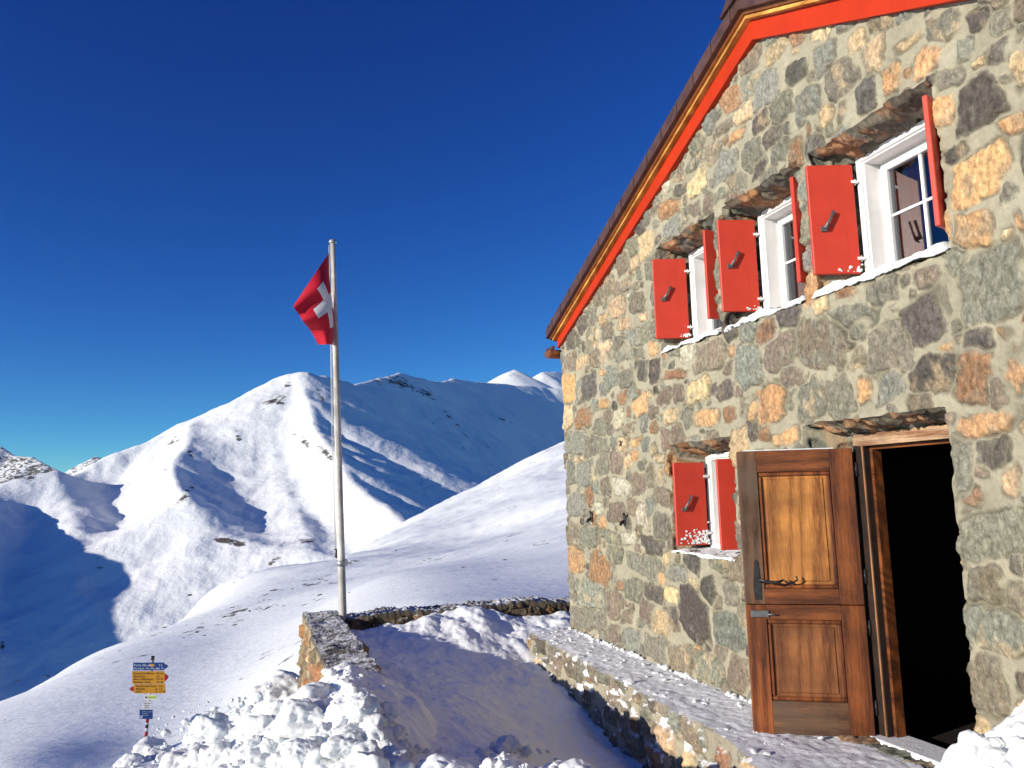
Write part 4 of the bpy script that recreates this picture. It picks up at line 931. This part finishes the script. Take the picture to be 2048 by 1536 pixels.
# ---------------------------------------------------------------- mountains
RKS = [(557, 795, 22, 18, .9, .48), (575, 768, 14, 8, 0, .42), (545, 803, 25, 7, -.4, .5), (480, 880, 22, 7, 1.1, .5), (505, 885, 18, 5, .6, .42), (385, 915, 30, 10, 1.2, .44), (350, 880, 30, 10, -.3, .36), (372, 985, 40, 14, -.9, .42),
       (610, 885, 22, 10, 1.0, .5), (650, 905, 26, 9, .8, .5), (675, 960, 20, 7, .9, .4), (800, 765, 40, 12, .4, .50), (760, 765, 30, 5, .1, .46), (850, 785, 30, 10, .5, .5), (905, 840, 60, 4, .85, .46), (960, 885, 30, 3, .5, .4), (1010, 840, 40, 3, .35, .42), (640, 790, 26, 8, 1.0, .40),
       (470, 1085, 60, 12, .25, .45), (600, 1085, 50, 10, -.1, .42), (550, 1120, 40, 10, -.6, .40), (60, 955, 40, 6, 0, .42), (180, 1110, 40, 30, 1.2, .36), (5, 1290, 10, 14, 0, .6), (1030, 750, 16, 10, 0, .42)]
def mtn(name, ridges, azr, rr_, na, nr, nz, rockf, floor=-420, kk=14., nscale=1.):
    az_ = np.linspace(azr[0], azr[1], na); ra = np.geomspace(rr_[0], rr_[1], nr); A, Rr = np.meshgrid(az_, ra, indexing='ij')
    X = -np.cos(A)*Rr; Y = np.sin(A)*Rr
    wx = X+nz*1.2*fbm(X/(420*nscale), Y/(420*nscale), 3, 101); wy = Y+nz*1.2*fbm(X/(420*nscale), Y/(420*nscale), 3, 103)
    Z = np.full(X.shape, float(floor)); zl = [Z]
    for rd in ridges:
        pl, sL, sR, ex = rd; P_ = np.array([PD(*p) for p in pl]); best = np.full(X.shape, -9999.)
        for k in range(len(P_)-1):
            a, b = P_[k], P_[k+1]; dx, dy = b[0]-a[0], b[1]-a[1]; L2 = dx*dx+dy*dy
            t_ = np.clip(((wx-a[0])*dx+(wy-a[1])*dy)/L2, 0, 1); cx = a[0]+t_*dx; cy = a[1]+t_*dy
            ds = np.sqrt((wx-cx)**2+(wy-cy)**2+14.**2)-14.; side = (dx*(wy-cy)-dy*(wx-cx))/(math.sqrt(L2)*(np.hypot(wx-cx, wy-cy)+1.))
            sl2 = lerp(sR, sL, sst(-.7, .7, side))
            best = np.maximum(best, a[2]+t_*(b[2]-a[2])-sl2*ds**ex*(200**(1-ex)))
        zl.append(best)
    zs = np.stack(zl); mxx = zs.max(0); Z = mxx+kk*np.log(np.exp((zs-mxx)/kk).sum(0))-kk*.2
    Z = Z+nz*(.45*fbm(X/(260*nscale), Y/(260*nscale), 4, 105)*.9+.18*ridged(X/(110*nscale), Y/(110*nscale), 4, 107))*sst(rr_[0], rr_[0]*1.6, Rr)
    gx = np.gradient(Z, axis=1)/np.gradient(Rr, axis=1); gy = np.gradient(Z, axis=0)/(np.gradient(A, axis=0)*Rr); st = np.hypot(gx, gy)
    rk_ = np.clip(rockf*(sst(.55, 1.1, st)*.6+.5*sst(.1, .8, fbm(X/(300*nscale), Y/(300*nscale), 3, 111)))+.0, 0, 1)
    # bare rock where it shows through the snow
    pr_ = np.stack([X, Y, Z-1.6], -1); dd_ = pr_ @ _f; qx = 1024+FPX*(pr_ @ _r)/dd_; qy = 768-FPX*(pr_ @ _u)/dd_
    for (bx, by, ex, ey, an, am) in RKS:
        ca, sa = math.cos(an), math.sin(an); du = (qx-bx)*ca+(qy-by)*sa; dv = -(qx-bx)*sa+(qy-by)*ca
        rk_ = np.maximum(rk_, (am+.12)*np.exp(-(du/ex)**2-(dv/ey)**2))
    rk_ = np.where(dd_ > 0, rk_, 0)
    return X, Y, Z, rk_
VR = [ # (points px,py,depth) slopeL slopeR exponent
 ([(-260, 1010, 1500), (140, 956, 1950), (200, 927, 2050), (250, 905, 2120), (340, 874, 2220), (400, 845, 2300), (440, 815, 2400), (480, 797, 2450), (530, 772, 2520), (572, 749, 2560), (605, 746, 2580), (640, 757, 2680), (700, 771, 3000)], .60, .60, 1.),
 ([(640, 757, 2680), (700, 771, 3050), (770, 753, 3450), (800, 746, 3650), (840, 758, 3950), (880, 765, 4250), (905, 756, 4450), (960, 765, 4900), (1010, 768, 5300), (1090, 775, 5700), (1300, 780, 6000)], .75, .75, 1.),
 ([(590, 752, 2560), (608, 800, 2330), (640, 862, 2080), (660, 890, 1960), (690, 930, 1800), (738, 990, 1620), (800, 1032, 1440), (900, 1090, 1250)], .46, .95, 1.),
 ([(400, 850, 2300), (374, 882, 2060), (350, 918, 1880), (352, 958, 1730), (372, 1002, 1590)], .46, 1.2, 1.),
 ([(372, 1002, 1590), (430, 1058, 1500), (550, 1100, 1420), (690, 1112, 1350)], .42, .50, 1.),
 ([(560, 870, 2200), (552, 940, 1950), (590, 1010, 1700), (640, 1080, 1450)], .5, .5, 1.),
 ([(-250, 1010, 1750), (0, 970, 1800), (60, 951, 1830), (110, 951, 1860), (150, 963, 1900), (185, 985, 1880)], .55, .60, 1.),
 ([(110, 951, 1860), (140, 1010, 1700), (150, 1060, 1560), (160, 1120, 1430), (150, 1180, 1300)], .42, .6, 1.),
 ([(1024+FPX*la/d_, 1025-FPX*z_/d_, d_) for la, z_, d_ in ((-1150, 30, 1650), (-1150, 22, 1400), (-1150, 18, 1140), (-1150, -25, 956), (-1150, -60, 800), (-1150, -100, 600))], .6, .6, 1.),  # unseen ridge left of view, added and shaped to shade the lower-left slopes
]
X, Y, Z, rk_ = mtn('m', VR, (YAW-R(62), YAW+R(40)), (300, 6600), 860, 640, 15., .28)
dd = np.hypot(X, Y)
gd = np.full(X.shape, 0.)
# keep the massif below the near slope's skyline
Z = np.where(dd < 700, np.minimum(Z, -60-(700-dd)*.25), Z)
tag(link('mountain', make_mesh('mountain', [grid_mesh('m', np.stack([X, Y, Z], -1), np.stack([rk_]*3, -1))]), M['snow_far']), kind='structure')
FR = [([(960, 800, 8200), (985, 768, 8100), (1030, 739, 8000), (1075, 763, 8100), (1110, 800, 8300)], .55, .55, 1.), ([(1050, 772, 9000), (1085, 745, 9300), (1135, 744, 10000), (1300, 740, 11000)], .6, .6, 1.),
      ([(-500, 860, 9000), (-120, 870, 9000), (-30, 885, 9000), (0, 893, 9000), (28, 913, 8900), (66, 915, 8800), (95, 930, 8700), (125, 946, 8600), (150, 955, 8500)], .8, .8, 1.),
      ([(135, 955, 7600), (160, 928, 7600), (190, 913, 7600), (208, 918, 7600), (235, 934, 7600), (300, 990, 7600)], .75, .75, 1.)]
X, Y, Z, rk_ = mtn('f', FR, (YAW-R(62), YAW+R(30)), (6650, 11500), 760, 420, 26., .55, floor=-300, kk=7, nscale=1.6)
az_ = np.arctan2(Y, -X)-YAW
rk_ = np.clip(rk_+.62*sst(R(-20), R(-26), az_)*0+np.where(az_ < R(-20), .38, -.15), 0, 1)
tag(link('far_mountains', make_mesh('far_mountains', [grid_mesh('m', np.stack([X, Y, Z], -1), np.stack([rk_]*3, -1))]), M['snow_far']), kind='structure')

# ---------------------------------------------------------------- thin mountain air
m = MB(); m.box((-11900, -9000, -700), (2500, 7000, 1500)); t = NT('air'); t.t.nodes.remove(t.b)
pv = t.new('ShaderNodeVolumePrincipled'); pv.inputs['Color'].default_value = (.55, .75, 1, 1); pv.inputs['Density'].default_value = .7e-5; pv.inputs['Anisotropy'].default_value = 0
t.L(pv.outputs[0], t.n['Material Output'].inputs['Volume']); tag(m.build('haze', t.m), kind='stuff')
